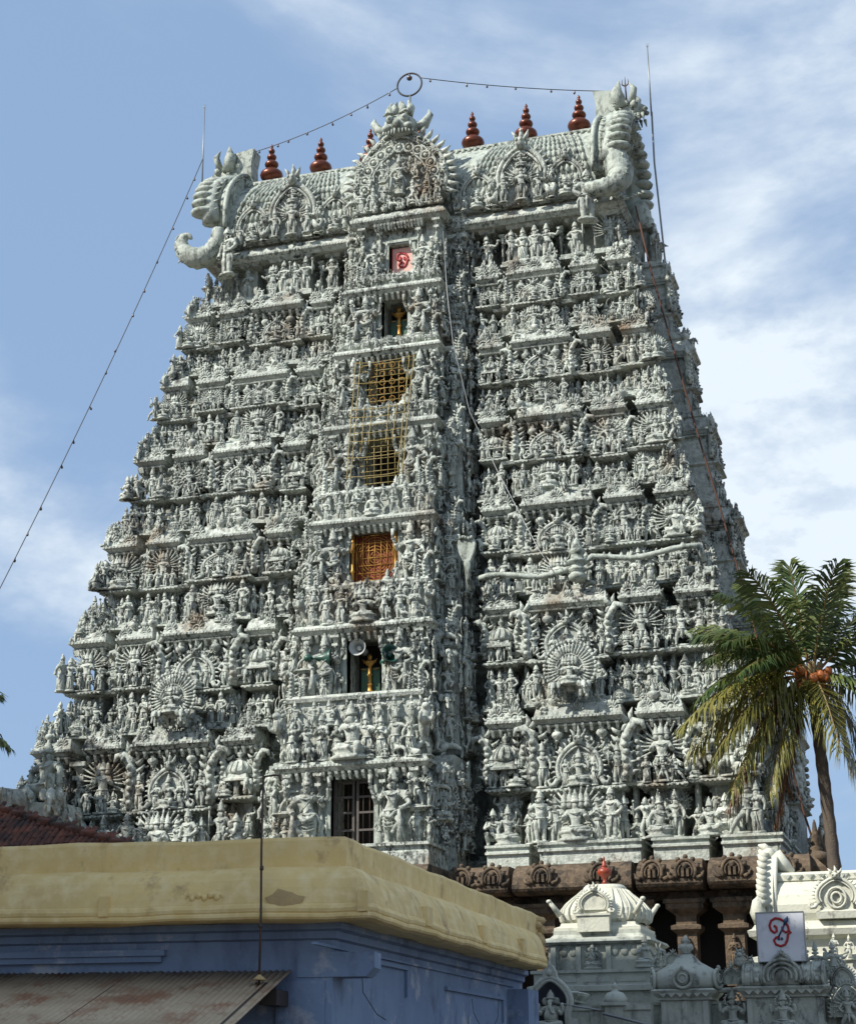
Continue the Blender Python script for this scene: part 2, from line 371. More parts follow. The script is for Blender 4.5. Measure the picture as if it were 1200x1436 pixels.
    if base and seat is None:
        b.lathe([(.15, 0), (.17, .015), (.15, .03), (.16, base), (.13, base)], (0, 0, 0), 10, 1.15, .85)
    return b
def lotus_seat(b, h, r=.24):
    b.lathe([(r, 0), (r * 1.08, h * .2), (r * .8, h * .45), (r * .95, h * .7), (r * 1.05, h * .85), (r * .9, h)], (0, -.02, 0), 12, 1.15, .85)
def aureole(b, w, h, z0, y=.10, teeth=19, r=.03, double=True):
    """pointed flame arch standing behind a figure"""
    pts = []
    for i in range(21):
        t = lerp(-.25, pi + .25, i / 20)
        pts.append((w * cos(t), y, z0 + h * .45 + h * .5 * sin(t) * (1 + .12 * max(0, sin(t)) ** 6)))
    b.tube(pts, r, 5)
    if double: b.tube([(p[0] * .82, y - .015, z0 + (p[2] - z0) * .86 + .01) for p in pts], r * .6, 4)
    for i in range(teeth):
        t = lerp(-.25, pi + .25, i / (teeth - 1))
        c, s_ = cos(t), sin(t)
        p0 = (w * c, y, z0 + h * .45 + h * .5 * s_ * (1 + .12 * max(0, s_) ** 6))
        b.tube([p0, (p0[0] + c * .07 + .01, y + .005, p0[2] + s_ * .07 + .02), (p0[0] + c * .09, y, p0[2] + s_ * .09 + .055)], [r * 1.25, r * .9, r * .2], 4)
    b.plate([(p[0] * .95, z0 + (p[2] - z0) * .96) for p in reversed(pts)], y + .01, y + .05)
def fan_arms(b, cx, cz, r0, r1, n, a0=-.55, rad=.022, y=.05):
    for i in range(n):
        t = lerp(a0, pi - a0, i / (n - 1))
        if abs(t - pi / 2) < .16: continue
        c, s_ = cos(t), sin(t)
        b.tube([(cx + r0 * .35 * c, y, cz + r0 * .35 * s_), (cx + r0 * c, y + .01, cz + r0 * s_), (cx + r1 * c, y - .03, cz + r1 * s_ + .02)], [rad * 1.1, rad, rad * .75], 5)
        b.ell((cx + (r1 + .02) * c, y - .035, cz + (r1 + .02) * s_ + .02), rad * 1.25, 5, 3)
A_UP = lambda s: (s, (s * .235, -.03, .67), (s * .215, -.07, .86))
A_DN = lambda s: (s, (s * .215, .0, .62), (s * .20, -.045, .47))
A_HIP = lambda s: (s, (s * .245, .02, .63), (s * .11, -.055, .52))
A_FWD = lambda s: (s, (s * .20, -.02, .62), (s * .16, -.15, .70))
A_PRAY = lambda s: (s, (s * .19, -.04, .61), (s * .022, -.14, .71))
A_OUT = lambda s: (s, (s * .27, .0, .69), (s * .36, -.05, .80))
A_HI = lambda s: (s, (s * .24, .0, .80), (s * .17, -.03, 1.02))
FIG = {}
def figures(F):
    def staff(b, x, z0=.0, z1=1.0, y=-.1, r=.018, knob=.045):
        b.tube([(x, y, z0), (x, y, z1)], r, 5); b.ell((x, y, z1), knob, 6, 4)
    st = []
    b = human(.02, [A_DN(-1), A_FWD(1)]); st.append(b)
    b = human(-.025, [A_HIP(-1), A_UP(1)]); staff(b, .215, .5, 1.0); st.append(b)
    b = human(0, [A_PRAY(-1), A_PRAY(1)], skirt=True, crown=.8); st.append(b)
    b = human(.03, [A_DN(-1), A_FWD(1), A_UP(-1), A_OUT(1)]); b.ell((.36, -.05, .85), .05, 6, 4); b.ell((-.215, -.07, .91), .045, 6, 4); st.append(b)
    b = human(-.03, [A_HIP(-1), A_DN(1)], skirt=True, bust=True, crown=.9, k=1.05); st.append(b)
    b = human(.03, [A_HI(-1), A_DN(1)], skirt=True, bust=True, crown=0, k=1.05); st.append(b)
    b = human(0, [A_DN(-1), A_FWD(1)], crown=1.15, k=1.2); staff(b, -.22, 0, .55, -.08, .03, .06); st.append(b)
    b = human(-.02, [A_FWD(-1), A_FWD(1), A_OUT(-1), A_UP(1)], heads=3); st.append(b)
    b = human(.02, [A_UP(-1), A_FWD(1)], halo=.15); st.append(b)
    b = human(-.02, [A_PRAY(-1), A_PRAY(1)], crown=.7, k=1.15, belly=1.25); st.append(b)
    b = human(.02, [A_OUT(-1), A_DN(1)], crown=1.1); b.tube([(-.36, -.06, .35), (-.42, -.06, .6), (-.36, -.06, .8), (-.42, -.06, 1.0), (-.37, -.06, 1.2)], .016, 4); st.append(b)
    F['standing_statue'] = st
    da = []
    b = human(.04, [A_OUT(-1), A_UP(1)], legs=[(-1, (-.13, -.05, .29), (-.06, -.01, .045)), (1, (.20, -.09, .38), (.10, -.05, .23))]); da.append(b)
    b = human(-.04, [A_HI(-1), A_OUT(1)], legs=[(-1, (-.21, -.09, .40), (-.06, -.07, .25)), (1, (.12, -.04, .28), (.05, 0, .045))], skirt=False, bust=True, crown=0); da.append(b)
    b = human(0, [A_OUT(-1), A_OUT(1), A_HI(-1), A_HI(1)], legs=[(-1, (-.17, -.04, .27), (-.20, 0, .045)), (1, (.17, -.04, .27), (.20, 0, .045))]); aureole(b, .36, 1.15, .05); da.append(b)
    b = human(.05, [A_FWD(-1), A_UP(1)], legs=[(-1, (-.19, -.06, .27), (-.30, .02, .05)), (1, (.17, -.1, .33), (.2, -.05, .06))], lean=.06); da.append(b)
    b = human(-.03, [(-1, (-.26, -.02, .75), (-.40, -.06, .76)), (1, (.24, 0, .74), (.10, -.08, .77))], legs=[(-1, (-.16, -.04, .27), (-.22, 0, .045)), (1, (.16, -.06, .28), (.22, 0, .045))])
    b.tube(arc(-.40, .76, .3, pi * .62, pi * 1.38, 7, -.07), .014, 4); da.append(b)
    F['dancing_statue'] = da
    se = []
    PAD = [(-1, (-.215, -.09, .22), (.03, -.17, .19)), (1, (.215, -.09, .22), (-.03, -.19, .20))]
    def sarms(l): return [(s, (e[0], e[1], e[2] - .24), (h[0], h[1], h[2] - .24)) for s, e, h in l]
    b = human(0, sarms([A_DN(-1), A_FWD(1)]), legs=PAD, seat=.25); lotus_seat(b, .2); se.append(b)
    b = human(0, sarms([A_FWD(-1), A_FWD(1), A_UP(-1), A_UP(1)]), legs=PAD, seat=.25, halo=.14); lotus_seat(b, .2); se.append(b)
    b = human(.02, sarms([A_FWD(-1), A_DN(1)]), legs=[PAD[0], (1, (.15, -.2, .24), (.12, -.17, .05))], seat=.25, skirt=False, bust=True); lotus_seat(b, .2); se.append(b)
    b = human(0, sarms([A_FWD(-1), A_FWD(1), A_OUT(-1), A_OUT(1)]), legs=PAD, seat=.25, heads=5); lotus_seat(b, .2, .26); aureole(b, .40, .85, .1); se.append(b)
    b = human(0, sarms([A_PRAY(-1), A_PRAY(1)]), legs=[(-1, (-.15, -.18, .30), (-.1, -.06, .05)), (1, (.15, -.18, .2), (.13, .05, .05))], seat=.22, crown=.7); se.append(b)
    # pot-bellied, elephant-headed
    b = human(0, sarms([A_FWD(-1), A_FWD(1), A_UP(-1), A_UP(1)]), legs=PAD, seat=.25, belly=1.9, k=1.2, crown=.75, ears=False)
    b.ell((0, -.055, .37), (.13, .11, .12), 8, 6)
    for sd in (-1, 1): b.ell((sd * .105, .0, .65), (.06, .02, .075), 7, 5)
    b.tube([(0, -.07, .65), (.005, -.13, .58), (.02, -.155, .48), (.06, -.16, .41), (.10, -.15, .42)], [.045, .038, .030, .024, .018], 6); lotus_seat(b, .2); se.append(b)
    F['seated_statue'] = se
    mu = []
    b = human(0, [A_FWD(-1), A_FWD(1)], heads=3); fan_arms(b, 0, .74, .30, .46, 17); mu.append(b)
    b = human(0, sarms([A_FWD(-1), A_FWD(1)]), legs=PAD, seat=.25, heads=5); lotus_seat(b, .2); fan_arms(b, 0, .5, .30, .48, 21); mu.append(b)
    b = human(.03, [A_HIP(-1), A_FWD(1)], legs=[(-1, (-.16, -.04, .27), (-.17, 0, .045)), (1, (.17, -.1, .36), (.19, -.06, .16))]); fan_arms(b, 0, .74, .28, .42, 13); aureole(b, .48, 1.3, .0, teeth=23); mu.append(b)
    F['many_armed_statue'] = mu
    gu = []  # the big door guardians, with fingers and features
    def guard(m):
        b = human(.035 * m, [(-m, (-m * .25, -.01, .60), (-m * .16, -.16, .50)), (m, (m * .235, -.03, .63), (m * .20, -.16, .72)), (-m, (-m * .27, .0, .74), (-m * .28, -.07, .93)), (m, (m * .27, .02, .72), (m * .31, -.05, .90))],
                  legs=[(m, (m * .085, -.01, .26), (m * .07, 0, .045)), (-m, (-m * .17, -.13, .33), (-m * .045, -.09, .20))], k=1.02, crown=1.15, sub=2, face=True, belly=.92, base=.045, n=12)
        b.tube([(-m * .16, -.17, .50), (-m * .17, -.16, .3), (-m * .18, -.15, .05)], [.022, .035, .065], 8)  # club
        b.tube([(-m * .09, -.1, .49), (-m * .02, -.14, .40), (m * .08, -.13, .44), (m * .11, -.06, .50)], [.026, .03, .03, .026], 6)  # sash loop
        b.ell((-m * .28, -.07, .99), (.055, .02, .055), 8, 5); b.tube([(m * .31, -.05, .88), (m * .31, -.05, 1.06)], [.02, .035], 6)
        b.tube([(m * .12, -.05, .80), (m * .02, -.105, .66), (-m * .08, -.085, .53)], .012, 5)  # sacred thread
        for t in range(3): b.tube([(lerp(-.085, .12, i / 6) * m, -.082 - .03 * sin(pi * i / 6), .40 - t * .05 - .035 * sin(pi * i / 6)) for i in range(7)], .009, 4)
        return b
    gu += [guard(1), guard(-1)]
    F['guardian_statue'] = gu
    ma = []
    b = human(0, [A_HI(-1), A_HI(1)], legs=[(-1, (-.17, -.04, .27), (-.16, 0, .045)), (1, (.17, -.04, .27), (.16, 0, .045))], k=1.25, crown=.6, belly=1.5); ma.append(b)
    b = human(.03, [A_DN(-1), A_HIP(1)], k=1.25, crown=.8, sub=2, face=True); ma.append(b)
    F['carrier_statue'] = ma
    an = []
    # rearing leogryph
    J = {'h': (0, .16, .30, .11), 'b': (0, .02, .52, .12), 'c': (0, -.10, .74, .13), 'n': (0, -.14, .92, .10), 'd': (0, -.2, 1.0, .10), 's': (0, -.30, .95, .055)}
    E = [('h', 'b'), ('b', 'c'), ('c', 'n'), ('n', 'd'), ('d', 's')]
    for i, sd in enumerate((-1, 1)):
        J[('k', i)] = (sd * .12, .04, .24, .065); J[('f', i)] = (sd * .13, .12, .05, .05); J[('t', i)] = (sd * .13, .0, .03, .04); E += [('h', ('k', i)), (('k', i), ('f', i)), (('f', i), ('t', i))]
        J[('p', i)] = (sd * .13, -.26, .70, .05); J[('q', i)] = (sd * .12, -.30, .86, .04); E += [('c', ('p', i)), (('p', i), ('q', i))]
    b = skin(J, E, 'b')
    for i in range(9):
        t = 2 * pi * i / 9; b.ell((.12 * cos(t), -.12, .97 + .13 * sin(t)), (.05, .06, .05), 6, 4)
    for sd in (-1, 1): b.tube([(sd * .07, -.15, 1.08), (sd * .11, -.12, 1.2)], [.04, .01], 5)
    b.tube([(0, .2, .3), (0, .3, .5), (0, .24, .75), (0, .3, .9)], [.03, .03, .03, .05], 5); b.lathe([(.2, 0), (.2, .03)], n=8); an.append(b)
    # elephant, head to the front
    J = {'r': (0, .42, .56, .24), 'm': (0, .12, .60, .26), 'c': (0, -.14, .60, .22), 'h': (0, -.34, .70, .17), 't': (0, -.48, .52, .085), 'u': (0, -.52, .3, .06), 'v': (.02, -.6, .12, .045)}
    E = [('r', 'm'), ('m', 'c'), ('c', 'h'), ('h', 't'), ('t', 'u'), ('u', 'v')]
    for i, (x, y, p) in enumerate(((-.15, -.12, 'c'), (.15, -.12, 'c'), (-.15, .42, 'r'), (.15, .42, 'r'))):
        J[('k', i)] = (x, y, .28, .095); J[('f', i)] = (x, y, .05, .09); E += [(p, ('k', i)), (('k', i), ('f', i))]
    b = skin(J, E, 'm')
    for sd in (-1, 1):
        b.ell((sd * .22, -.28, .66), (.12, .03, .17), 8, 5); b.tube([(sd * .09, -.44, .55), (sd * .12, -.56, .47), (sd * .11, -.64, .5)], [.03, .024, .008], 5)
    an.append(b)
    # horse, side on
    J = {'r': (.34, 0, .56, .15), 'm': (.05, 0, .55, .14), 'c': (-.24, 0, .60, .15), 'n': (-.40, 0, .82, .09), 'h': (-.46, 0, .96, .07), 's': (-.60, 0, .86, .045)}
    E = [('r', 'm'), ('m', 'c'), ('c', 'n'), ('n', 'h'), ('h', 's')]
    for i, (x, y, p, dx) in enumerate(((-.26, -.09, 'c', -.12), (-.22, .09, 'c', 0), (.36, -.09, 'r', .06), (.40, .09, 'r', .0))):
        J[('k', i)] = (x + dx, y, .32, .05); J[('f', i)] = (x + dx * .4, y, .04, .045); E += [(p, ('k', i)), (('k', i), ('f', i))]
    b = skin(J, E, 'm'); b.tube([(.46, 0, .62), (.58, 0, .5), (.56, 0, .25)], [.03, .05, .02], 5)
    for sd in (-1, 1): b.tube([(-.42, sd * .04, 1.0), (-.41, sd * .05, 1.09)], [.03, .005], 4)
    b.tube([(-.36, 0, 1.0), (-.30, 0, .86), (-.22, 0, .76)], [.04, .05, .03], 5)
    r_ = human(0, [A_FWD(-1), A_UP(1)], legs=[(-1, (-.14, -.12, .36), (-.15, -.05, .16)), (1, (.14, -.12, .36), (.15, -.05, .16))], seat=.40, k=1.0)
    b.join(r_, trs((.05, 0, .38), -pi / 2, .75)); an.append(b)
    # couchant bull
    J = {'r': (.30, 0, .22, .15), 'm': (.04, 0, .25, .17), 'c': (-.22, 0, .30, .16), 'n': (-.36, 0, .46, .10), 'h': (-.46, 0, .56, .085), 's': (-.60, 0, .50, .055), 'hu': (-.14, 0, .46, .07), 'k': (-.32, -.14, .10, .05), 'f': (-.14, -.18, .06, .045), 'k2': (.2, -.16, .12, .06), 'f2': (.0, -.2, .06, .045)}
    b = skin(J, [('r', 'm'), ('m', 'c'), ('c', 'n'), ('n', 'h'), ('h', 's'), ('c', 'hu'), ('c', 'k'), ('k', 'f'), ('r', 'k2'), ('k2', 'f2')], 'm')
    for sd in (-1, 1): b.tube([(-.44, sd * .06, .63), (-.42, sd * .11, .72), (-.46, sd * .08, .8)], [.025, .02, .006], 5)
    b.box(-.5, .45, -.22, .2, 0, .05); an.append(b)
    F['beast_statue'] = an
figures(FIG)
LOD[0] = True; FIGLOW = {}; figures(FIGLOW); LOD[0] = False   # lighter twins for the far carvings that are joined
# ornaments, one unit wide or tall
def flame(b, x, y, z, s, ang=0.0):
    c, n = sin(ang), cos(ang)
    b.tube([(x, y, z), (x + c * s * .5 + n * s * .12, y - s * .08, z + n * s * .5 - c * s * .12), (x + c * s, y, z + n * s)], [s * .24, s * .2, s * .03], 5)
def make_orn():
    O = {}
    b = MB()  # fan-shaped horseshoe gable for cornices
    for i in range(9):
        t = lerp(.1, pi - .1, i / 8); c, s_ = cos(t), sin(t)
        b.tube([(.20 * c, -.03, .12 + .26 * s_), (.38 * c, -.06, .12 + .52 * s_), (.46 * c, .0, .12 + .66 * s_)], [.05, .075, .055], 5)
    b.tube(arc(0, .14, .24, 0, 2 * pi, 11, -.07)[:-1], .045, 5, closed=True); b.ell((0, -.06, .14), (.13, .1, .13), 6, 4)
    b.plate([(-.46, 0), (.46, 0), (.42, .45), (.22, .68), (0, .86), (-.22, .68), (-.42, .45)], 0.0, .12); flame(b, 0, -.03, .72, .3, 0)
    for sd in (-1, 1): b.tube([(sd * .42, -.04, .12), (sd * .58, -.06, .10), (sd * .66, -.05, .24)], [.09, .07, .02], 5)
    O['gable_ornament'] = b
    b = MB()  # finial pot
    b.lathe([(.16, 0), (.10, .06), (.13, .1), (.30, .26), (.34, .40), (.26, .52), (.12, .60), (.19, .66), (.11, .72), (.16, .80), (.07, .88), (.10, .93), (.012, 1.08)], n=10)
    O['finial_pot'] = b
    b = MB()  # leogryph-headed upright scroll at roof ends
    b.tube([(.0, 0, 0), (-.05, 0, .25), (.02, 0, .55), (-.06, 0, .8), (-.18, -.02, .95), (-.30, -.04, .92), (-.33, -.04, .82)], [.09, .11, .09, .085, .08, .055, .03], 7)
    for i in range(6): flame(b, -.08 + .02 * i, -.03, .10 + .14 * i, .17, -1.1 + .1 * i)
    for i in range(6): flame(b, .07, 0, .08 + .14 * i, .19, .9)
    for i in range(6): b.ell((-.01 - .02 * (i % 2), -.10, .1 + .12 * i), (.06, .05, .05), 6, 4)
    b.ell((-.15, -.10, .86), .05, 6, 4); flame(b, -.05, -.02, .95, .25, .4); flame(b, -.12, .02, .97, .22, -.1)
    O['scroll_finial'] = b
    b = MB()  # pilaster with vase base and bracket capital, unit height
    b.rects([(-.13, .13, -.10, .10, 0), (-.13, .13, -.10, .10, .06), (-.10, .10, -.08, .08, .08), (-.10, .10, -.08, .08, .12)])
    b.lathe([(.075, .12), (.10, .16), (.07, .2), (.065, .55), (.085, .58), (.065, .61), (.10, .68), (.115, .72), (.06, .76), (.09, .79), (.13, .83)], n=8)
    b.rects([(-.14, .14, -.12, .10, .83), (-.14, .14, -.12, .10, .87), (-.08, .08, -.07, .10, .875), (-.1, .1, -.1, .1, .93), (-.2, .2, -.14, .1, .96), (-.2, .2, -.14, .1, 1.0)])
    O['pilaster'] = b
    b = MB()  # small domed shrine roof
    b.rects([(-.5, .5, -.4, .3, 0), (-.5, .5, -.4, .3, .06), (-.40, .40, -.30, .3, .12), (-.36, .36, -.27, .3, .26)])
    b.lathe([(.42, .26), (.50, .30), (.50, .36), (.44, .52), (.30, .66), (.16, .74), (.12, .78), (.18, .8)], n=12, sy=.75)
    for i in range(7):
        t = lerp(pi, 2 * pi, i / 6); b.tube([(.5 * cos(t), .375 * sin(t), .34), (.45 * cos(t), .34 * sin(t), .52), (.3 * cos(t), .225 * sin(t), .67)], [.04, .045, .03], 4)
    b.lathe([(.08, .8), (.05, .84), (.14, .93), (.12, 1.0), (.04, 1.04), (.07, 1.07), (.01, 1.18)], n=8)
    O['dome_shrine'] = b
    b = MB()  # torana arch with flame rim: unit half width .5
    pts = [(.5 * cos(t), 0, .42 + .46 * sin(t) * (1 + .14 * max(0, sin(t)) ** 8)) for t in [lerp(-.55, pi + .55, i / 24) for i in range(25)]]
    b.tube(pts, .052, 7); b.tube([(p[0] * .84, -.02, .42 + (p[2] - .42) * .84) for p in pts], .026, 5)
    b.plate([(p[0] * .92, .42 + (p[2] - .42) * .92) for p in reversed(pts)], .03, .12)
    for i, t in enumerate([lerp(-.5, pi + .5, i / 22) for i in range(23)]):
        c, s_ = cos(t), sin(t); flame(b, .54 * c, .02, .42 + .50 * s_ * (1 + .14 * max(0, s_) ** 8), .13, pi / 2 - t)
    b.ell((0, -.07, .99), (.11, .08, .10), 7, 5)
    for sd in (-1, 1):
        b.ell((sd * .05, -.13, 1.02), .035, 6, 4); flame(b, sd * .08, -.04, 1.04, .2, sd * .5)
        b.tube([(sd * .5, -.03, .2), (sd * .56, -.06, .1), (sd * .66, -.06, .08), (sd * .70, -.06, .18), (sd * .64, -.06, .22)], [.06, .06, .05, .035, .02], 6)
    flame(b, 0, -.02, 1.05, .24, 0)
    O['torana_arch'] = b
    b = MB()  # rosette / scroll filler
    b.tube(arc(0, 0, .36, 0, 2 * pi, 11)[:-1], .10, 4, closed=True); b.ell((0, -.05, 0), (.2, .14, .2), 6, 4)
    for i in range(5): t = 2 * pi * i / 5; flame(b, .4 * cos(t), 0, .4 * sin(t), .3, pi / 2 - t)
    O['rosette'] = b
    b = MB()  # leaf scroll
    b.tube([(-.4, 0, -.2), (-.1, -.04, .25), (.25, -.06, .2), (.25, -.06, -.1), (.05, -.06, -.08)], [.10, .12, .10, .08, .05], 5)
    flame(b, -.2, 0, .1, .4, -.6); flame(b, .1, 0, .3, .35, .3); flame(b, .3, 0, .1, .3, 1.2)
    O['leaf_scroll'] = b
    return O
ORN = make_orn()
MESH = {}
def mesh_of(kind, i=0):
    if (kind, i) not in MESH:
        src = FIG[kind][i] if kind in FIG else ORN[kind]
        MESH[(kind, i)] = src.mesh(kind, M_STONE)
    return MESH[(kind, i)]
# ------------------------------------------------------------------ the temple tower
def WH(z): return 12.0 - .196 * (z - 7.856)
def DH(z): return 6.659 - .213 * (z - 7.856)
ZL = [7.88, 11.50, 15.15, 18.53, 21.73, 24.62, 27.43, 29.75]
FRONT, RIGHT, LEFT, BACK = 0.0, pi / 2, -pi / 2, pi
tower = empty('temple_tower', (0, 0, 0), 0, 'towering grey-green temple gateway covered in carved figures, rising behind the yellow parapet', 'temple tower')
REQ = []   # every carving asked for; the largest become parts of their own, the rest one joined part
CAM = Vector((16.858, -54.38, 1.6))
def carve(kind, i, ang, u, n, z, h, parent, turn=0.0, wide=1.0, flip=False, name=None):
    p = rz(ang) @ Vector((u, -n, z))
    REQ.append((kind, i, p, ang + turn, (h * wide * (-1 if flip else 1), h, h), parent, name or kind, ang))
def pick(kind): return RNG.randrange(len(FIG[kind]))
def flush():
    by = {}
    for r in REQ: by.setdefault(r[6], []).append(r)
    for name, L in by.items():
        def key(r):
            vis = {FRONT: 1.0, RIGHT: .45, LEFT: .12, BACK: .02}[r[7]]
            return -vis * r[4][2] / (r[2] - CAM).length
        L.sort(key=key)
        for r in L[:300]:
            place(name, mesh_of(r[0], r[1]), r[5], loc=r[2], rz=r[3], scale=r[4])
        if len(L) > 300:
            b = MB()
            for r in L[300:]:
                M = Matrix.Translation(r[2]) @ rz(r[3]) @ Matrix.Diagonal((*r[4], 1))
                src = FIGLOW[r[0]][r[1]] if r[0] in FIG else ORN[r[0]]
                b.join(src, M)
            b.build('small_' + name, M_STONE, tower, kind='stuff')
    REQ.clear()
def figure_row(ang, u0, u1, n, z, h, parent, kinds, gap=.44, jit=.05):
    w = u1 - u0; c = max(1, int(round(w / (gap * h))))
    for i in range(c):
        u = u0 + w * (i + .5) / c + RNG.uniform(-jit, jit)
        k = RNG.choice(kinds); hh = h * RNG.uniform(.86, 1.06)
        if k == 'seated_statue': hh *= 1.05
        if k == 'beast_statue': hh *= .72
        carve(k, pick(k), ang, u, n + RNG.uniform(-.04, .05), z, hh, parent, RNG.uniform(-.35, .35), RNG.uniform(.95, 1.12), RNG.random() < .5)
SMALLK = ['standing_statue'] * 5 + ['dancing_statue'] * 2 + ['seated_statue'] * 2
def scrolls(mb, ang, u0, u1, n, z0, z1, dens, s=(.14, .26)):
    c = int((u1 - u0) * (z1 - z0) * dens)
    for _ in range(c):
        k = RNG.choice(['rosette', 'leaf_scroll', 'leaf_scroll'])
        sc = RNG.uniform(*s); u = RNG.uniform(u0, u1); z = RNG.uniform(z0, z1)
        M = rz(ang) @ Matrix.Translation((u, -n, z)) @ Matrix.Rotation(RNG.uniform(0, 6.28), 4, 'Y') @ Matrix.Diagonal((sc * RNG.choice((-1, 1)), sc, sc, 1))
        mb.join(ORN[k], M)
def dentils(mb, ang, u0, u1, n, z, step=.115, w=.06, h=.06):
    c = max(1, int((u1 - u0) / step))
    mb.M = rz(ang)
    for i in range(c):
        u = u0 + (i + .5) * (u1 - u0) / c
        mb.box(u - w / 2, u + w / 2, -n - .018, -n + .02, z, z + h)
    mb.M = None
def brackets(mb, ang, u0, u1, n, z, step=.2):
    c = max(1, int((u1 - u0) / step)); mb.M = rz(ang)
    for i in range(c):
        u = u0 + (i + .5) * (u1 - u0) / c
        mb.rects([(u - .035, u + .035, -n + .10, -n + .22, z - .22), (u - .045, u + .045, -n - .0, -n + .2, z - .06), (u - .045, u + .045, -n - .02, -n + .2, z)])
    mb.M = None
FBAYS = [('inner', .315, .42, -.08), ('shala', .445, .685, .05), ('panjara', .708, .838, -.03)]
SBAYS = [('shala', -.24, .24, .95), ('panjara', .33, .58, -.02), ('panjara', -.58, -.33, -.02)]
def profile(k, e, mid=.5):
    z0 = ZL[k]; z1 = ZL[k + 1]
    if k == 0:
        low = [(0, e - .06, 7.24), (0, e - .06, 7.60), (0, e + .02, 7.64), (0, e + .02, 7.70), (0, e - .04, 7.72), (0, e - .04, 7.80), (0, e + .03, 7.82), (0, e + .03, 7.89)]
        zs = 7.89
    else:
        low = [(0, e - .22, z0 - .12), (0, e - .13, z0 - .03), (0, e - .07, z0), (0, e - .07, z0 + .075), (0, e - .14, z0 + .085), (0, e - .18, z0 + .20), (0, e - .24, z0 + .34), (0, e - .34, z0 + .42), (0, e - .36, z0 + .46),
               (1, e + .05, z0 + .50), (1, e + .05, z0 + .59), (1, e - .03, z0 + .62), (1, e - .03, z0 + .72)]
        zs = z0 + .72
    zm = zs + mid * (z1 - zs - .22)
    wd = 1.0 if e < .5 else .35     # wall depth behind the figures
    up = [(1, e - .58 * wd, zs), (1, e - .58 * wd, zm - .16), (1, e - .22, zm - .13), (1, e - .04, zm - .07), (1, e - .04, zm - .035), (1, e - .10, zm), (1, e - .72 * wd, zm), (1, e - .72 * wd, z1 - .34), (1, e - .46, z1 - .30), (1, e - .44, z1 - .22), (1, e - .22, z1 - .19), (1, e - .20, z1 - .145)]
    if k == 6:   # attic storey: one tall row of figures under the barrel roof
        up = [(1, e - .66, zs), (1, e - .66, z1 - .28), (1, e - .3, z1 - .26), (1, e - .2, z1 - .145)]
    return low + up, zs, zm
def bay_solid(mb, ang, k, a, b, e, mid, back=1.9, sf=.5):
    lv, zs, zm = profile(k, e, mid); rs = []
    for (l, o, z) in lv:
        W = (WH if ang in (FRONT, BACK) else DH)(ZL[k + l]); D = (DH if ang in (FRONT, BACK) else WH)(ZL[k + l])
        s = (o - e) * sf
        rs.append((a * W - s, b * W + s, -(D + o), -(D - back), z))
    mb.M = rz(ang); mb.rects(rs); mb.M = None
    return zs, zm
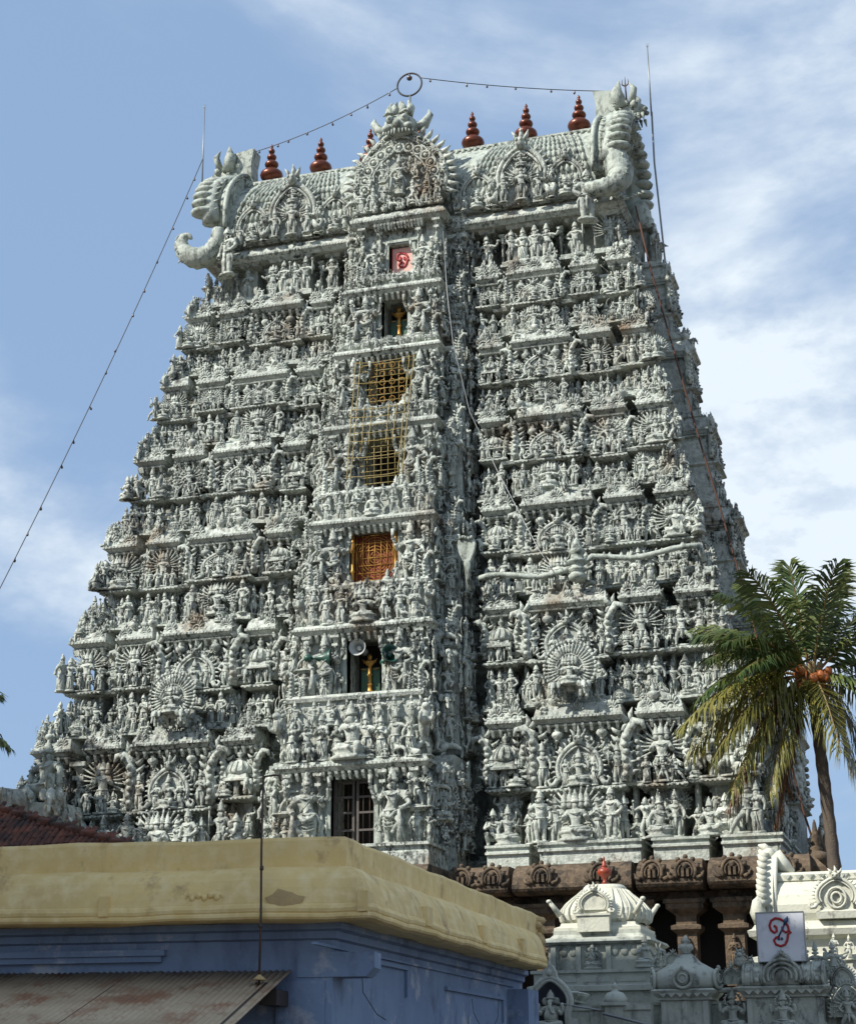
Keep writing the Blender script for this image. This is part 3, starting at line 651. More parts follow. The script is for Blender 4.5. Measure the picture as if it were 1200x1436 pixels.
def storey(k):
    z0, z1 = ZL[k], ZL[k + 1]; W0, W1, D0, D1 = WH(z0), WH(z1), DH(z0), DH(z1)
    core = MB(); zb = 7.24 if k == 0 else z0
    q = min(1.0, DH(z1) * .36)      # how far the recess wall lies behind the bays
    lv = [(0, -.35 - q, zb), (0, -.35 - q, zb + .12), (0, -.42 - q, zb + .3), (0, -.55 - q, zb + .42), (1, -.35 - q, zb + .44), (1, -.35 - q, zb + .62), (1, -.55 - q, zb + .64), (1, -.55 - q, z1 - .3), (1, -.42 - q, z1 - .26), (1, -.42 - q, z1 - .15), (1, -.35 - q, z1 - .12), (1, -.35 - q, z1 - .001)]
    core.rects([(-(WH(ZL[k + l]) + o + q - .45), WH(ZL[k + l]) + o + q - .45, -(DH(ZL[k + l]) + o), DH(ZL[k + l]) + o, z) for l, o, z in lv])
    body = core.build('storey', M_WALL, tower)
    orn = MB()        # scrollwork, dentils and brackets too small to pick apart
    def solid(ang, a, b, e, nm, mid=.5):
        m = MB(); r = bay_solid(m, ang, k, a, b, e, mid, 1.9 + max(0, e) * 1.2); m.build(nm, M_STONE, body); return r
    for ang, det in ((FRONT, 2), (RIGHT, 1), (LEFT, 0), (BACK, 0)):
        front = ang in (FRONT, BACK)
        Wl = WH if front else DH; Dl = DH if front else WH
        w0, w1, d0, d1 = Wl(z0), Wl(z1), Dl(z0), Dl(z1)
        bays = []
        if front:
            for nm, a, b, e in FBAYS: bays += [(nm, a, b, e), (nm, -b, -a, e)]
            if ang == BACK: bays.append(('shala', -.27, .27, .3))
        else: bays = SBAYS
        for nm, a, b, e in bays:
            e += RNG.uniform(-.09, .07) if det else 0
            zs, zm = solid(ang, a, b, e, 'bay', RNG.uniform(.40, .60))
            if det == 0: continue
            dress_bay(ang, k, nm, a, b, e, zs, zm, body, orn, det)
        # recesses between bays
        if front:
            gaps = [(.42, .445), (.685, .708), (.838, .865)]
            gaps = gaps + [(-b, -a) for a, b in gaps]
        else: gaps = [(.22, .33), (-.33, -.22), (.58, .70), (-.70, -.58)]
        if det:
            for a, b in gaps:
                u = (a + b) / 2 * w1; zz = z0 + .64 if k else 7.9
                carve('pilaster', 0, ang, u, d1 - .72, zz, z1 - .3 - zz, body, wide=.42)
                if k == 6: continue
                hh = min(.95, (z1 - zz) * .36)
                figure_row(ang, u - .2, u + .2, d1 - .44, zz + .02, hh, body, SMALLK, gap=.6)
                figure_row(ang, u - .2, u + .2, d1 - .40, zz + (z1 - zz) * .48, hh * .92, body, SMALLK, gap=.6)
                m = MB(); m.M = rz(ang); q = zz + (z1 - zz) * .48
                m.rects([(u - .32, u + .32, -(d1 - .25), -(d1 - .98), q - .12), (u - .36, u + .36, -(d1 - .2), -(d1 - .98), q - .03), (u - .3, u + .3, -(d1 - .25), -(d1 - .98), q)])
                m.build('shelf', M_STONE, body)
            scrolls(orn, ang, -w1 * .95, w1 * .95, d1 - .9, z0 + .6, z1 - .25, 3.2 if det == 2 else 2.2, (.14, .3))
    # corner shrines, one block for two faces
    for sx in (-1, 1):
        for sy in (-1, 1):
            lv, zs, zm = profile(k, 0.0); rs = []
            for l, o, z in lv:
                W = WH(ZL[k + l]); D = DH(ZL[k + l]); i = o * .45
                xa, xb = .865 * W - i, W + o; ya, yb = .70 * D - i, D + o
                rs.append((min(sx * xa, sx * xb), max(sx * xa, sx * xb), min(sy * ya, sy * yb), max(sy * ya, sy * yb), z))
            m = MB(); m.rects(rs); m.build('corner_shrine', M_STONE, body)
    for ang, det in ((FRONT, 2), (RIGHT, 1), (LEFT, 1)):
        for s in (-1, 1):
            if ang == LEFT and s == -1: continue
            a, b = (.865, 1.0) if ang == FRONT else (.74, 1.0)
            dress_bay(ang, k, 'corner', a if s > 0 else -b, b if s > 0 else -a, 0.0, zs, zm, body, orn, det)
    orn.build('scrollwork', M_STONE, body, kind='stuff')
    return body
def dress_bay(ang, k, nm, a, b, e, zs, zm, body, orn, det):
    z0, z1 = ZL[k], ZL[k + 1]; front = ang in (FRONT, BACK)
    Wl = WH if front else DH; Dl = DH if front else WH
    w0, w1, d0, d1 = Wl(z0), Wl(z1), Dl(z0), Dl(z1)
    ua, ub = a * w1 + .10, b * w1 - .10; uc = (ua + ub) / 2; bw = ub - ua
    h = zm - zs - .1
    if k > 0:
        dentils(orn, ang, a * w0 + .06, b * w0 - .06, d0 + e - .07, z0 + .005)
        brackets(orn, ang, a * w0 + .1, b * w0 - .1, d0 + e - .20, z0 - .14 + .0, .24)
        g = {'shala': 3, 'inner': 2, 'panjara': 2, 'corner': 2}[nm]
        c0, c1 = a * w0, b * w0
        for i in range(g):
            u = c0 + (c1 - c0) * ((i + .5) / g if g == 2 else (.13, .5, .87)[i])
            q = RNG.random()
            if q < .90: carve('gable_ornament', 0, ang, u + RNG.uniform(-.04, .04), d0 + e - .22, z0 + .09, RNG.uniform(.44, .60), body, wide=RNG.uniform(.85, 1.1))
            elif q < .97: carve('seated_statue', RNG.randrange(6), ang, u, d0 + e - .22, z0 + .09, RNG.uniform(.5, .6), body)
        for i in range(int((c1 - c0) / .2)):
            if RNG.random() < .8: carve(*RNG.choice([('beast_statue', pick('beast_statue')), ('seated_statue', pick('seated_statue')), ('seated_statue', 4), ('finial_pot', 0), ('dancing_statue', pick('dancing_statue'))]),
                                        ang, RNG.uniform(c0 + .1, c1 - .1), d0 + e - RNG.uniform(.22, .48), z0 + .36, RNG.uniform(.34, .56), body, RNG.uniform(-.5, .5))
    n_low = d1 + e - .17 if k else d0 + e - .30
    n_up = d1 + e - .26
    if k == 6:      # attic: big figures well apart
        c = {'shala': 4, 'inner': 1, 'panjara': 1, 'corner': 1}[nm]
        for i in range(c):
            u = ua + bw * (i + .5) / c
            kk = RNG.choice(['standing_statue'] * 5 + ['many_armed_statue'])
            carve(kk, pick(kk) if kk != 'many_armed_statue' else 0, ang, u, n_low - .05, zs, (1.36 if nm != 'corner' else 1.15) * RNG.uniform(.92, 1.05) / 1.2, body, RNG.uniform(-.2, .2), 1.15)
        return
    if k < 6: dentils(orn, ang, ua, ub, d1 + e - .03, zm - .10, .13, .07, .05)
    # lower row
    if nm == 'shala' and det == 2:
        carve('seated_statue' if k % 2 else 'many_armed_statue', 3 if k % 2 else 1, ang, uc, n_low + .08, zs, h * 1.02, body, 0, 1.15)
        for s in (-1, 1):
            carve('carrier_statue', 1, ang, uc + s * bw * .40, n_low + .08, zs, h * .88, body, -s * .25, 1.0, s < 0)
            carve('standing_statue', pick('standing_statue'), ang, uc + s * bw * .24, n_low - .02, zs, h * .76, body)
            carve('standing_statue', pick('standing_statue'), ang, uc + s * bw * .53, n_low - .15, zs, h * .7, body, s * .5)
    else:
        figure_row(ang, ua - .02, ub + .02, n_low, zs, h * .80, body, SMALLK, gap=.35)
        if k: figure_row(ang, ua - .02, ub + .02, n_low + .14, zs - .1, h * .42, body, ['seated_statue', 'beast_statue', 'standing_statue'], gap=.55)
    if nm == 'corner':     # figures crowding the outer edge, so that the sides run in a ragged slope
        uo = ub + .06 if a > 0 else ua - .06
        for zz, nn, hh in ((z0 + .1, d0 - .30, .62), (z0 + .5, d0 - .44, .7), (zs, n_low + .14, h * .8), (zm, n_up + .26, (z1 - zm) * .66)):
            for q in range(2): carve(RNG.choice(('standing_statue', 'dancing_statue', 'seated_statue')), RNG.randrange(5), ang, uo + (w0 - w1) * .5 * (1 if a > 0 else -1) * (1 if zz < zs else .35) - q * .34 * (1 if a > 0 else -1), nn, zz, hh * RNG.uniform(.85, 1.1), body, RNG.uniform(-.6, .6))
    # upper row under the next cornice
    hu = z1 - zm - .16
    if nm == 'shala':
        s_ = min(1.5, bw * .66)
        carve('torana_arch', 0, ang, uc, n_up + .12, zm - .05, hu * .86 / 1.12, body, wide=s_ * .86 / (hu * .86 / 1.12) * .98)
        kk = RNG.choice(['seated_statue', 'many_armed_statue', 'seated_statue'])
        carve(kk, 1 if kk == 'many_armed_statue' else RNG.choice((1, 2, 3)), ang, uc, n_up + .16, zm, hu * .64, body, 0, 1.1)
        for s in (-1, 1):
            carve('scroll_finial', 0, ang, uc + s * (bw * .5 + .05), n_up - .02, zm + .1, hu * .98, body, 0, 1.0, s > 0)
            figure_row(ang, min(uc + s * s_ * .54, uc + s * bw * .52), max(uc + s * s_ * .54, uc + s * bw * .52), n_up + .05, zm, hu * .62, body, SMALLK, gap=.38)
            carve('finial_pot', 0, ang, uc + s * bw * .26, n_up - .05, z1 - .62, .5, body)
            carve('standing_statue', pick('standing_statue'), ang, uc + s * s_ * .27, n_up + .14, zm, hu * .46, body)
    elif nm == 'inner':
        carve('dome_shrine', 0, ang, uc, n_up - .05, zm + hu * .30, hu * .64 / 1.1, body, wide=bw * .80 / (hu * .58))
        figure_row(ang, ua - .05, ub + .05, n_up + .12, zm, hu * .52, body, ['seated_statue', 'standing_statue', 'beast_statue', 'standing_statue'], gap=.42)
        for s in (-1, 1): carve('scroll_finial', 0, ang, uc + s * (bw * .5 + .02), n_up - .06, zm + .15, hu * .85, body, 0, 1.0, s > 0)
    elif nm == 'panjara':
        i = RNG.choice((('many_armed_statue', 2, .78), ('dancing_statue', 2, .84), ('many_armed_statue', 0, .80)))
        carve(i[0], i[1], ang, uc, n_up + .06, zm, hu * i[2], body, 0, 1.12)
        figure_row(ang, ua, ub, n_up + .16, zm, hu * .42, body, SMALLK, gap=.5)
        if RNG.random() < .6:
            for s in (-1, 1): carve('scroll_finial', 0, ang, uc + s * bw * .52, n_up - .1, zm + .2, hu * .8, body, 0, .9, s > 0)
    else:
        if RNG.random() < .55:
            kk = RNG.choice((0, 1)); carve('many_armed_statue', kk, ang, uc, n_up + .05, zm, hu * (.80 if kk == 0 else 1.0), body, 0, 1.15)
            figure_row(ang, ua - .1, ub + .12, n_up + .16, zm, hu * .45, body, SMALLK + ['beast_statue'], gap=.6)
        else: figure_row(ang, ua - .1, ub + .1, n_up + .08, zm, hu * .78, body, SMALLK + ['beast_statue'], gap=.38)
    scrolls(orn, ang, ua - .1, ub + .1, d1 + e - .60, zm + hu * .2, z1 - .15, 13 if det == 2 else 5, (.12, .26))
    if nm != 'corner' or det == 2: figure_row(ang, ua, ub, d1 + e - .46, zm + hu * .42, hu * .5, body, SMALLK, gap=.5, jit=.12)
    figure_row(ang, ua, ub, d1 + e - .40, zs + h * .40, h * .52, body, SMALLK, gap=.5, jit=.12)
    scrolls(orn, ang, ua - .1, ub + .1, d1 + e - .50, zs + h * .3, zm - .1, 6 if det == 2 else 3, (.10, .18))
STOREYS = [storey(k) for k in range(7)]

# ---- the projecting middle bay with one opening per storey
#  lip z, half width, door half width, door sill, door head
CZ = [7.24, 10.25, 14.57, 18.18, 21.62, 24.50, 27.0, 29.95]
DOORS = [(.66, 7.90, 10.03), (.56, 12.45, 14.33), (.80, 16.11, 17.9), (.58, 19.40, 21.31), (.77, 22.48, 24.25), (.47, 25.12, 26.78), (.42, 27.75, 29.10)]
def CW(z): return 2.43 - .036 * (z - 10.25)
def CD(z): return DH(z) + 1.30 - .020 * (z - 10.25)
def centre():
    for k in range(7):
        z0, z1 = CZ[k], CZ[k + 1]; hw, zd, zt = DOORS[k]
        W0, W1, n0, n1 = CW(z0), CW(z1), CD(z0), CD(z1)
        b = MB(); bk = n1 - 2.6
        if k == 0:
            b.rects([(-W0 - .1, W0 + .1, -n0 - .1, -bk, 7.24), (-W0 - .1, W0 + .1, -n0 - .1, -bk, 7.62), (-W0 - .02, W0 + .02, -n0 - .02, -bk, 7.66), (-W0 - .02, W0 + .02, -n0 - .02, -bk, 7.78), (-W0 - .12, W0 + .12, -n0 - .12, -bk, 7.80), (-W0 - .12, W0 + .12, -n0 - .12, -bk, 7.88)])
            nd = n1 - .45
        else:
            L = [(0, -.18, z0 - .12), (0, -.10, z0 - .03), (0, -.05, z0), (0, -.05, z0 + .07), (0, -.09, z0 + .08), (0, -.12, z0 + .16), (0, -.46, z0 + .17)]
            rs = [(-W0 - o, W0 + o, -n0 - o, -bk, z) for _, o, z in L]
            nf = n0 - .62; wf = W0 - .42
            rs += [(-wf, wf, -nf, -bk, z0 + .175), (-wf, wf, -nf, -bk, zd - .22), (-wf - .08, wf + .08, -nf - .1, -bk, zd - .18), (-wf - .12, wf + .12, -nf - .14, -bk, zd - .08), (-wf - .1, wf + .1, -nf - .1, -bk, zd)]
            b.rects(rs); nd = n1 - .42
        wd = W1 - .25
        b.box(-wd, -hw, -nd, -bk, zd + .001, z1 - .13); b.box(hw, wd, -nd, -bk, zd + .001, z1 - .13)
        b.box(-hw, hw, -nd, -bk, zt, z1 - .13)
        t = b.build('middle_bay', M_STONE, tower)
        d = MB(); d.box(-hw + .001, hw - .001, -(nd - 1.1), -(bk + .01), zd + .002, zt - .002); d.build('opening_shade', M_DARK, t)  # near-black block stands in for the shade inside the opening
        # door frame of three steps
        f = MB()
        for s in (-1, 1):
            f.box(min(s * hw, s * (hw + .12)), max(s * hw, s * (hw + .12)), -nd - .07, -nd + .3, zd + .003, zt + .001)
            f.box(min(s * (hw + .122), s * (hw + .2)), max(s * (hw + .122), s * (hw + .2)), -nd - .03, -nd + .3, zd + .003, zt + .06)
        f.box(-hw - .3, hw + .3, -nd - .12, -nd + .3, zt + .062, zt + .16)
        f.box(-hw - .12, hw + .12, -nd - .07, -nd + .3, zt + .002, zt + .06)
        f.build('door_frame', M_SMOOTH, t)
        orn = MB()
        if k: dentils(orn, FRONT, -W0 + .05, W0 - .05, n0 - .05, z0 + .0); brackets(orn, FRONT, -W0 + .1, W0 - .1, n0 - .12, z0 - .14); dentils(orn, RIGHT, -n0 + .05, -n0 + 1.2, W0 - .05, z0 + .0)
        # guardians and companions either side of the opening
        hu = zt - zd; g = .1 if k else .04
        for s in (-1, 1):
            room = wd - hw
            carve('guardian_statue', 0 if s < 0 else 1, FRONT, s * (hw + room * .42), nd + .28, zd + .01, hu * 1.0 / 1.1, t, -s * .15, 1.12)
            for q in (.12, .80):
                carve('pilaster', 0, FRONT, s * (hw + .15 + room * q * .92), nd + .03, zd, z1 - .16 - zd, t, wide=.34 if k else .30)
            figure_row(FRONT, min(s * (hw + room * .72), s * (wd + .05)), max(s * (hw + room * .72), s * (wd + .05)), nd + .2, zd, hu * .48, t, ['standing_statue', 'seated_statue'], gap=.6)
            figure_row(FRONT, min(s * (hw + room * .7), s * (wd + .05)), max(s * (hw + room * .7), s * (wd + .05)), nd + .16, zd + hu * .52, hu * .44, t, ['standing_statue', 'dancing_statue'], gap=.6)
            m = MB(); x0, x1 = sorted((s * (hw + room * .66), s * (wd + .1))); m.rects([(x0 + .05, x1 - .05, -nd - .2, -nd, zd + hu * .46), (x0, x1, -nd - .34, -nd, zd + hu * .50), (x0 + .03, x1 - .03, -nd - .3, -nd, zd + hu * .52)]); m.build('shelf', M_STONE, t)
            carve('standing_statue', pick('standing_statue'), FRONT, s * (hw + room * .16), nd + .16, zd, hu * .42, t)
            scrolls(orn, FRONT, min(s * hw, s * wd) + .1, max(s * hw, s * wd) - .1, nd + .0, zd + hu * .3, z1 - .2, 7, (.12, .22))
        # row of figures on the ledge below the sill
        if k:
            hf = zd - z0 - .16; wf = W0 - .40; c = int(2 * wf / .43)
            big = 1.12 if hf > 1.4 else 1.0
            for i in range(c):
                u = -wf + 2 * wf * (i + .5) / c
                if abs(u) < .26: continue
                hh = min(1.42, hf * .84) * RNG.uniform(.82, 1.0) / 1.1
                carve('standing_statue', pick('standing_statue'), FRONT, u, n0 - .26 + RNG.uniform(-.05, .08), z0 + .165, hh, t, RNG.uniform(-.3, .3), 1.0, RNG.random() < .5)
                if RNG.random() < .8: carve(RNG.choice(('seated_statue', 'beast_statue')), RNG.randrange(4), FRONT, u + .16, n0 - .16, z0 + .165, hf * .24, t, RNG.uniform(-.4, .4))
            carve('seated_statue', 2 if k == 1 else RNG.choice((1, 3, 0)), FRONT, 0, n0 - .26, z0 + .165, hf * .92, t, 0, 1.12)
            for s in (-1, 1):
                carve('beast_statue', 0, FRONT, s * (wf + .12), n0 - .42, z0 + .165, hf * .72, t, s * .5)
                if k > 1: carve('finial_pot', 0, FRONT, s * .62, n0 - .70, zd - .15, .5, t)
                carve('scroll_finial', 0, FRONT, s * (wf - .05), n0 - .62, zd - .1, min(1.0, hu * .5), t, 0, 1.0, s > 0)
            figure_row(FRONT, -wf, wf, n0 - .48, z0 + .2 + hf * .5, min(.8, hf * .5), t, SMALLK, gap=.6)
            for q in (0, 1, 4, 5): carve('scroll_finial' if q in (0, 5) else 'standing_statue', 0 if q in (0, 5) else pick('standing_statue'), FRONT, -wf + 2 * wf * (q + .5) / 6, n0 - .56, zd - .1, .55, t)
            scrolls(orn, FRONT, -wf, wf, n0 - .60, z0 + .5, zd - .2, 6, (.12, .22))
        # the flank that faces right (and its twin on the left)
        for ang, s in ((RIGHT, 1), (LEFT, -1)):
            for j in range(3):
                u = s * (-(n1 - .35) + j * .5)   # along depth
                for zz, hh in ((zd, hu * .46), (zd + hu * .5, hu * .42), (z0 + (.43 if k else .66), (zd - z0 - .45) * .8 if k else .1)):
                    if hh > .3: carve(RNG.choice(('standing_statue', 'standing_statue', 'dancing_statue')), RNG.randrange(5), ang, u, W1 - .08 if zz >= zd else W0 - .22, zz, hh, t, RNG.uniform(-.5, .5), 1.1)
            # stepped side wing a little behind the front
            scrolls(orn, ang, min(s * -(n1 - .2), s * -(n1 - 1.9)), max(s * -(n1 - .2), s * -(n1 - 1.9)), W1 - .22, z0 + .5, z1 - .1, 6, (.14, .26))
            x0, x1 = sorted((s * (W1 - .3), s * (W1 + .42)))
            w_ = MB(); nw = n1 - 1.0
            w_.rects([(x0, x1, -nw + .1, -bk, z0 + .5 if k else 7.24), (x0, x1, -nw + .1, -bk, z1 - .7), (x0 - .0, x1 + .08 * (s > 0), -nw - .1, -bk, z1 - .62), (x0, x1 + .06 * (s > 0), -nw - .12, -bk, z1 - .5), (x0, x1, -nw + .02, -bk, z1 - .4), (x0, x1, -nw + .06, -bk, z1 + .3)])
            w_.build('side_wing', M_STONE, t)
            for zz in (z0 + .6, z0 + (z1 - z0) * .36, z0 + (z1 - z0) * .58, z0 + (z1 - z0) * .80):
                figure_row(ang, min(s * -(nw - .05), s * -(nw - 1.3)), max(s * -(nw - .05), s * -(nw - 1.3)), W1 + .60, zz, (z1 - z0) * .25, t, SMALLK + ['beast_statue'], gap=.5)
            scrolls(orn, ang, min(s * -(nw - .0), s * -(nw - 1.4)), max(s * -(nw), s * -(nw - 1.4)), W1 + .48, z0 + .5, z1, 12, (.2, .36))
            scrolls(orn, FRONT, x0 + .05, x1 - .05, nw + .0, z0 + .4, z1 + .2, 10, (.14, .26))
            ux = s * (W1 + .12)
            for zz in (zd - .6 if k else 7.95, zd + .35 * hu, zd + .82 * hu):
                figure_row(FRONT, ux - .28, ux + .28, nw + .10, zz, hu * .46, t, ['standing_statue', 'dancing_statue', 'seated_statue', 'beast_statue'], gap=.7)
            for q in range(6):
                zz = z0 + .3 + (z1 - z0 - .3) * q / 6
                carve(RNG.choice(('standing_statue', 'standing_statue', 'seated_statue', 'dancing_statue', 'beast_statue')), RNG.randrange(4), FRONT, ux + s * RNG.uniform(.0, .16), nw + .2, zz, (z1 - z0) / 6 * .98, t, s * .35, 1.15)
            if k: carve('gable_ornament', 0, FRONT, ux, nw + .1, z1 - .36, .5, t); carve('scroll_finial', 0, FRONT, ux + s * .2, nw - .05, z1 - .1, .8, t, 0, 1, s > 0)
        orn.build('scrollwork', M_STONE, t, kind='stuff')
centre()
# ---- the barrel roof, its gables and end faces
def barrel_pt(t):
    """cross-section of the roof from eave (t=0) to ridge (t=1): (distance from axis, z)"""
    P = [(1.50, 30.22), (1.78, 30.75), (1.86, 31.4), (1.70, 32.05), (1.32, 32.65), (.84, 33.15), (.45, 33.46), (.34, 33.62)]
    x = t * (len(P) - 1); i = min(int(x), len(P) - 2); f = x - i
    return lerp(P[i][0], P[i + 1][0], f), lerp(P[i][1], P[i + 1][1], f)
def top():
    zA = ZL[7]; W0, D0 = WH(zA), DH(zA)
    m = MB(); lv = [(-.16, zA - .14), (-.05, zA - .03), (0, zA), (0, zA + .09), (-.06, zA + .10), (-.10, zA + .24), (-.2, zA + .36), (-.36, zA + .44), (-.38, zA + .52), (-.6, zA + .521)]
    m.rects([(-W0 - o, W0 + o, -D0 - o, D0 + o, z) for o, z in lv]); led = m.build('cornice', M_STONE, tower)
    e = MB(); dentils(e, FRONT, -W0, W0, D0, zA + .01); dentils(e, RIGHT, -D0, D0, W0, zA + .01); e.build('dentil_band', M_STONE, led, kind='stuff')
    LX = 6.75; b = MB(); vs = []; fs = []; n = 16
    prof = [barrel_pt(i / n) for i in range(n + 1)]
    ring = [(-y, z) for y, z in prof] + [(y, z) for y, z in reversed(prof)]
    for x in (-LX, LX): vs += [(x, y, z) for y, z in ring]
    k = len(ring)
    for j in range(k - 1): fs.append((j, j + k, j + k + 1, j + 1))
    b.add(vs, fs, True); b.add(vs, [tuple(range(k)), tuple(range(2 * k - 1, k - 1, -1))])
    roof = b.build('barrel_roof', M_SMOOTH, tower)
    # raised ribs sweeping out from the gables, in tile rows, and two rows of knobs under the ridge
    r = MB()
    for sgn in (-1, 1):
        for i in range(62):
            x0 = -LX + .1 + i * (2 * LX - .2) / 61
            c = min((-4.25, 0, 4.25), key=lambda q: abs(q - x0)); lean = max(-1, min(1, (x0 - c) / 2.0))
            for j in range(9):
                t0 = .06 + j * .086; t1 = t0 + .080
                y0, z0 = barrel_pt(t0); y1, z1 = barrel_pt(t1)
                xa = x0 + lean * 1.15 * (t0 ** 1.3) * -.9; xb = x0 + lean * 1.15 * (t1 ** 1.3) * -.9
                if abs(xa) > LX or abs(xb) > LX: continue
                r.tube([(xa, sgn * (y0 + .02), z0), ((xa + xb) / 2, sgn * ((y0 + y1) / 2 + .075), (z0 + z1) / 2 - .01), (xb, sgn * (y1 + .035), z1)], [.055, .085, .07], 4)
        for row, tt in ((0, .86), (1, .93)):
            y, z = barrel_pt(tt)
            for i in range(58): r.ell((-LX + .15 + i * .231, sgn * (y + .03), z + .02), (.085, .06, .06), 5, 3)
    r.build('roof_tile_row', M_SMOOTH, roof, kind='stuff')
    q = MB(); q.rects([(-LX, LX, -.42, .42, 33.58), (-LX, LX, -.42, .42, 33.66), (-LX, LX, -.30, .30, 33.70)]); q.build('ridge', M_SMOOTH, roof)
    # copper finials
    P = [(.36, -.03), (.26, .04)]
    for zc_, r_, h_ in ((.38, .42, .27), (.82, .255, .17), (1.12, .175, .135), (1.37, .115, .115)):   # one bulb above the other
        for q in range(7):
            t = lerp(-1.15, 1.15, q / 6); P.append((r_ * max(cos(t), .3), zc_ + h_ * sin(t)))
    P += [(.045, 1.52), (.06, 1.56), (.012, 1.66)]
    km = MB().lathe(P, n=24).mesh('copper_finial', M_COPPER)
    for i in range(-3, 4): place('copper_finial', km, tower, (i * 1.965, 0, 33.67), rot=(RNG.uniform(-.03, .03), RNG.uniform(-.035, .035), i), scale=(RNG.uniform(.96, 1.04), 1.0, RNG.uniform(.97, 1.03)))
    # gables along the front (and back) of the roof
    for ang in (FRONT, BACK):
        for u, w, h, n in ((-5.75, 1.25, 1.9, 1.80), (-4.22, 1.7, 2.75, 1.86), (-2.62, 1.2, 1.8, 1.80), (2.62, 1.2, 1.8, 1.80), (4.22, 1.7, 2.75, 1.86), (5.75, 1.25, 1.9, 1.80)):
            g = MB(); g.M = rz(ang); hh = h * .72
            g.rects([(u - w * .42, u + w * .42, -n - .05, -.6, zA + .52), (u - w * .42, u + w * .42, -n - .05, -.6, zA + .52 + hh * .5), (u - w * .3, u + w * .3, -n + .1, -.6, zA + .52 + hh)])
            g.M = None; gb = g.build('roof_gable', M_STONE, tower)
            carve('torana_arch', 0, ang, u, n + .12, zA + .52, h / 1.22, gb, wide=w / (h / 1.22))
            carve('many_armed_statue' if w > 1.5 else 'seated_statue', 0 if w > 1.5 else 1, ang, u, n + .2, zA + .54, h * .44, gb, wide=1.1)
            for s in (-1, 1):
                carve('standing_statue', pick('standing_statue'), ang, u + s * w * .36, n + .28, zA + .5, h * .36, gb)
                carve('beast_statue', 0, ang, u + s * w * .58, n + .1, zA + .5, h * .34, gb, s * .6)
            if w > 1.5:
                carve('seated_statue', 3, ang, u, n + .16, zA + .52 + h * .48, h * .26, gb)
                for s in (-1, 1): carve('standing_statue', 4, ang, u + s * .72, n + .05, zA + .5 + h * .3, h * .24, gb)
            sc = MB(); scrolls(sc, ang, u - w * .5, u + w * .5, n + .08, zA + .7, zA + .5 + h * .7, 12, (.12, .2)); sc.build('scrollwork', M_STONE, gb, kind='stuff')
            figure_row(ang, u - .9, u + .9, D0 - .22, zA + .48, .55, gb, SMALLK + ['beast_statue'], gap=.75)
    # the great middle gable
    for ang in (FRONT,):
        g = MB(); n = CD(29.95) ; zc = CZ[7]
        Wc = CW(29.95)
        L = [(-.14, zc - .14), (-.04, zc - .03), (0, zc), (0, zc + .09), (-.06, zc + .1), (-.09, zc + .2), (-.2, zc + .32), (-.32, zc + .4)]
        g.rects([(-Wc - o, Wc + o, -n - o, -.2, z) for o, z in L])
        gb = g.build('great_gable', M_STONE, tower)
        d = MB(); dentils(d, FRONT, -Wc, Wc, n, zc + .01); brackets(d, FRONT, -.9, .9, n - .06, zc - .13, .12)
        pts = []
        for i in range(23):
            t = lerp(-.35, pi + .35, i / 22); pts.append((1.68 * cos(t), zc + 1.55 + 1.72 * sin(t) * (1 + .18 * max(0, sin(t)) ** 6)))
        pl = MB(); pl.plate([(x, max(z, zc + .4)) for x, z in reversed(pts)], -n + .42, -.15); pl.build('gable_panel', M_STONE, gb)
        f = MB()
        for rr, rad, yy in ((1.0, .07, -n + .36), (.86, .04, -n + .30), (.62, .035, -n + .28)):
            f.tube([(x * rr, yy, max(zc + .42, zc + 1.45 + (z - zc - 1.45) * rr)) for x, z in pts], rad, 6)
        for i in range(27):
            t = lerp(-.3, pi + .3, i / 26); c, s_ = cos(t), sin(t)
            if abs(c) < .2 and s_ > 0: continue
            flame(f, 1.74 * c, -n + .42, zc + 1.55 + 1.76 * s_ * (1 + .18 * max(0, s_) ** 6), .42, pi / 2 - t)
        for i in range(13):
            t = lerp(-.1, pi + .1, i / 12); c, s_ = cos(t), sin(t)
            f.tube([(1.28 * c + .17 * cos(a), -n + .27, zc + 1.5 + 1.34 * s_ + .17 * sin(a)) for a in [2 * pi * j / 9 for j in range(9)]], .05, 4, closed=True)
            f.ell((1.28 * c, -n + .25, zc + 1.5 + 1.34 * s_), (.08, .07, .08), 5, 4)
        for i in range(44):
            t = lerp(-.3, pi + .3, RNG.random()); c, s_ = cos(t), sin(t); q = RNG.uniform(.9, 1.06)
            M = Matrix.Translation((1.62 * c * q, -n + RNG.uniform(.2, .34), zc + 1.5 + 1.66 * s_ * (1 + .15 * max(0, s_) ** 6) * q)) @ Matrix.Rotation(RNG.uniform(0, 6), 4, 'Y') @ Matrix.Scale(RNG.uniform(.22, .36), 4)
            f.join(ORN[RNG.choice(('leaf_scroll', 'rosette', 'leaf_scroll'))], M)
        f.build('flame_rim', M_STONE, gb)
        scrolls(d, FRONT, -1.4, 1.4, n - .38, zc + .5, zc + 2.6, 9, (.14, .24)); d.build('scrollwork', M_STONE, gb, kind='stuff')
        carve('guardian_statue', 0, FRONT, 0, n - .24, zc + .95, 1.35, gb)
        for u, z, h in ((-.5, .5, 1.0), (.5, .5, 1.0), (-.95, .45, .95), (.95, .45, .95), (-.62, 1.5, .8), (.62, 1.5, .8), (-1.35, .42, .9), (1.35, .42, .9), (-1.05, 1.3, .6), (1.05, 1.3, .6), (0, .44, .6)):
            carve('dancing_statue' if abs(u) in (.5, .62) else 'standing_statue', RNG.randrange(5), FRONT, u, n - .20, zc + z, h / 1.15, gb, -u * .3, 1.1, u > 0)
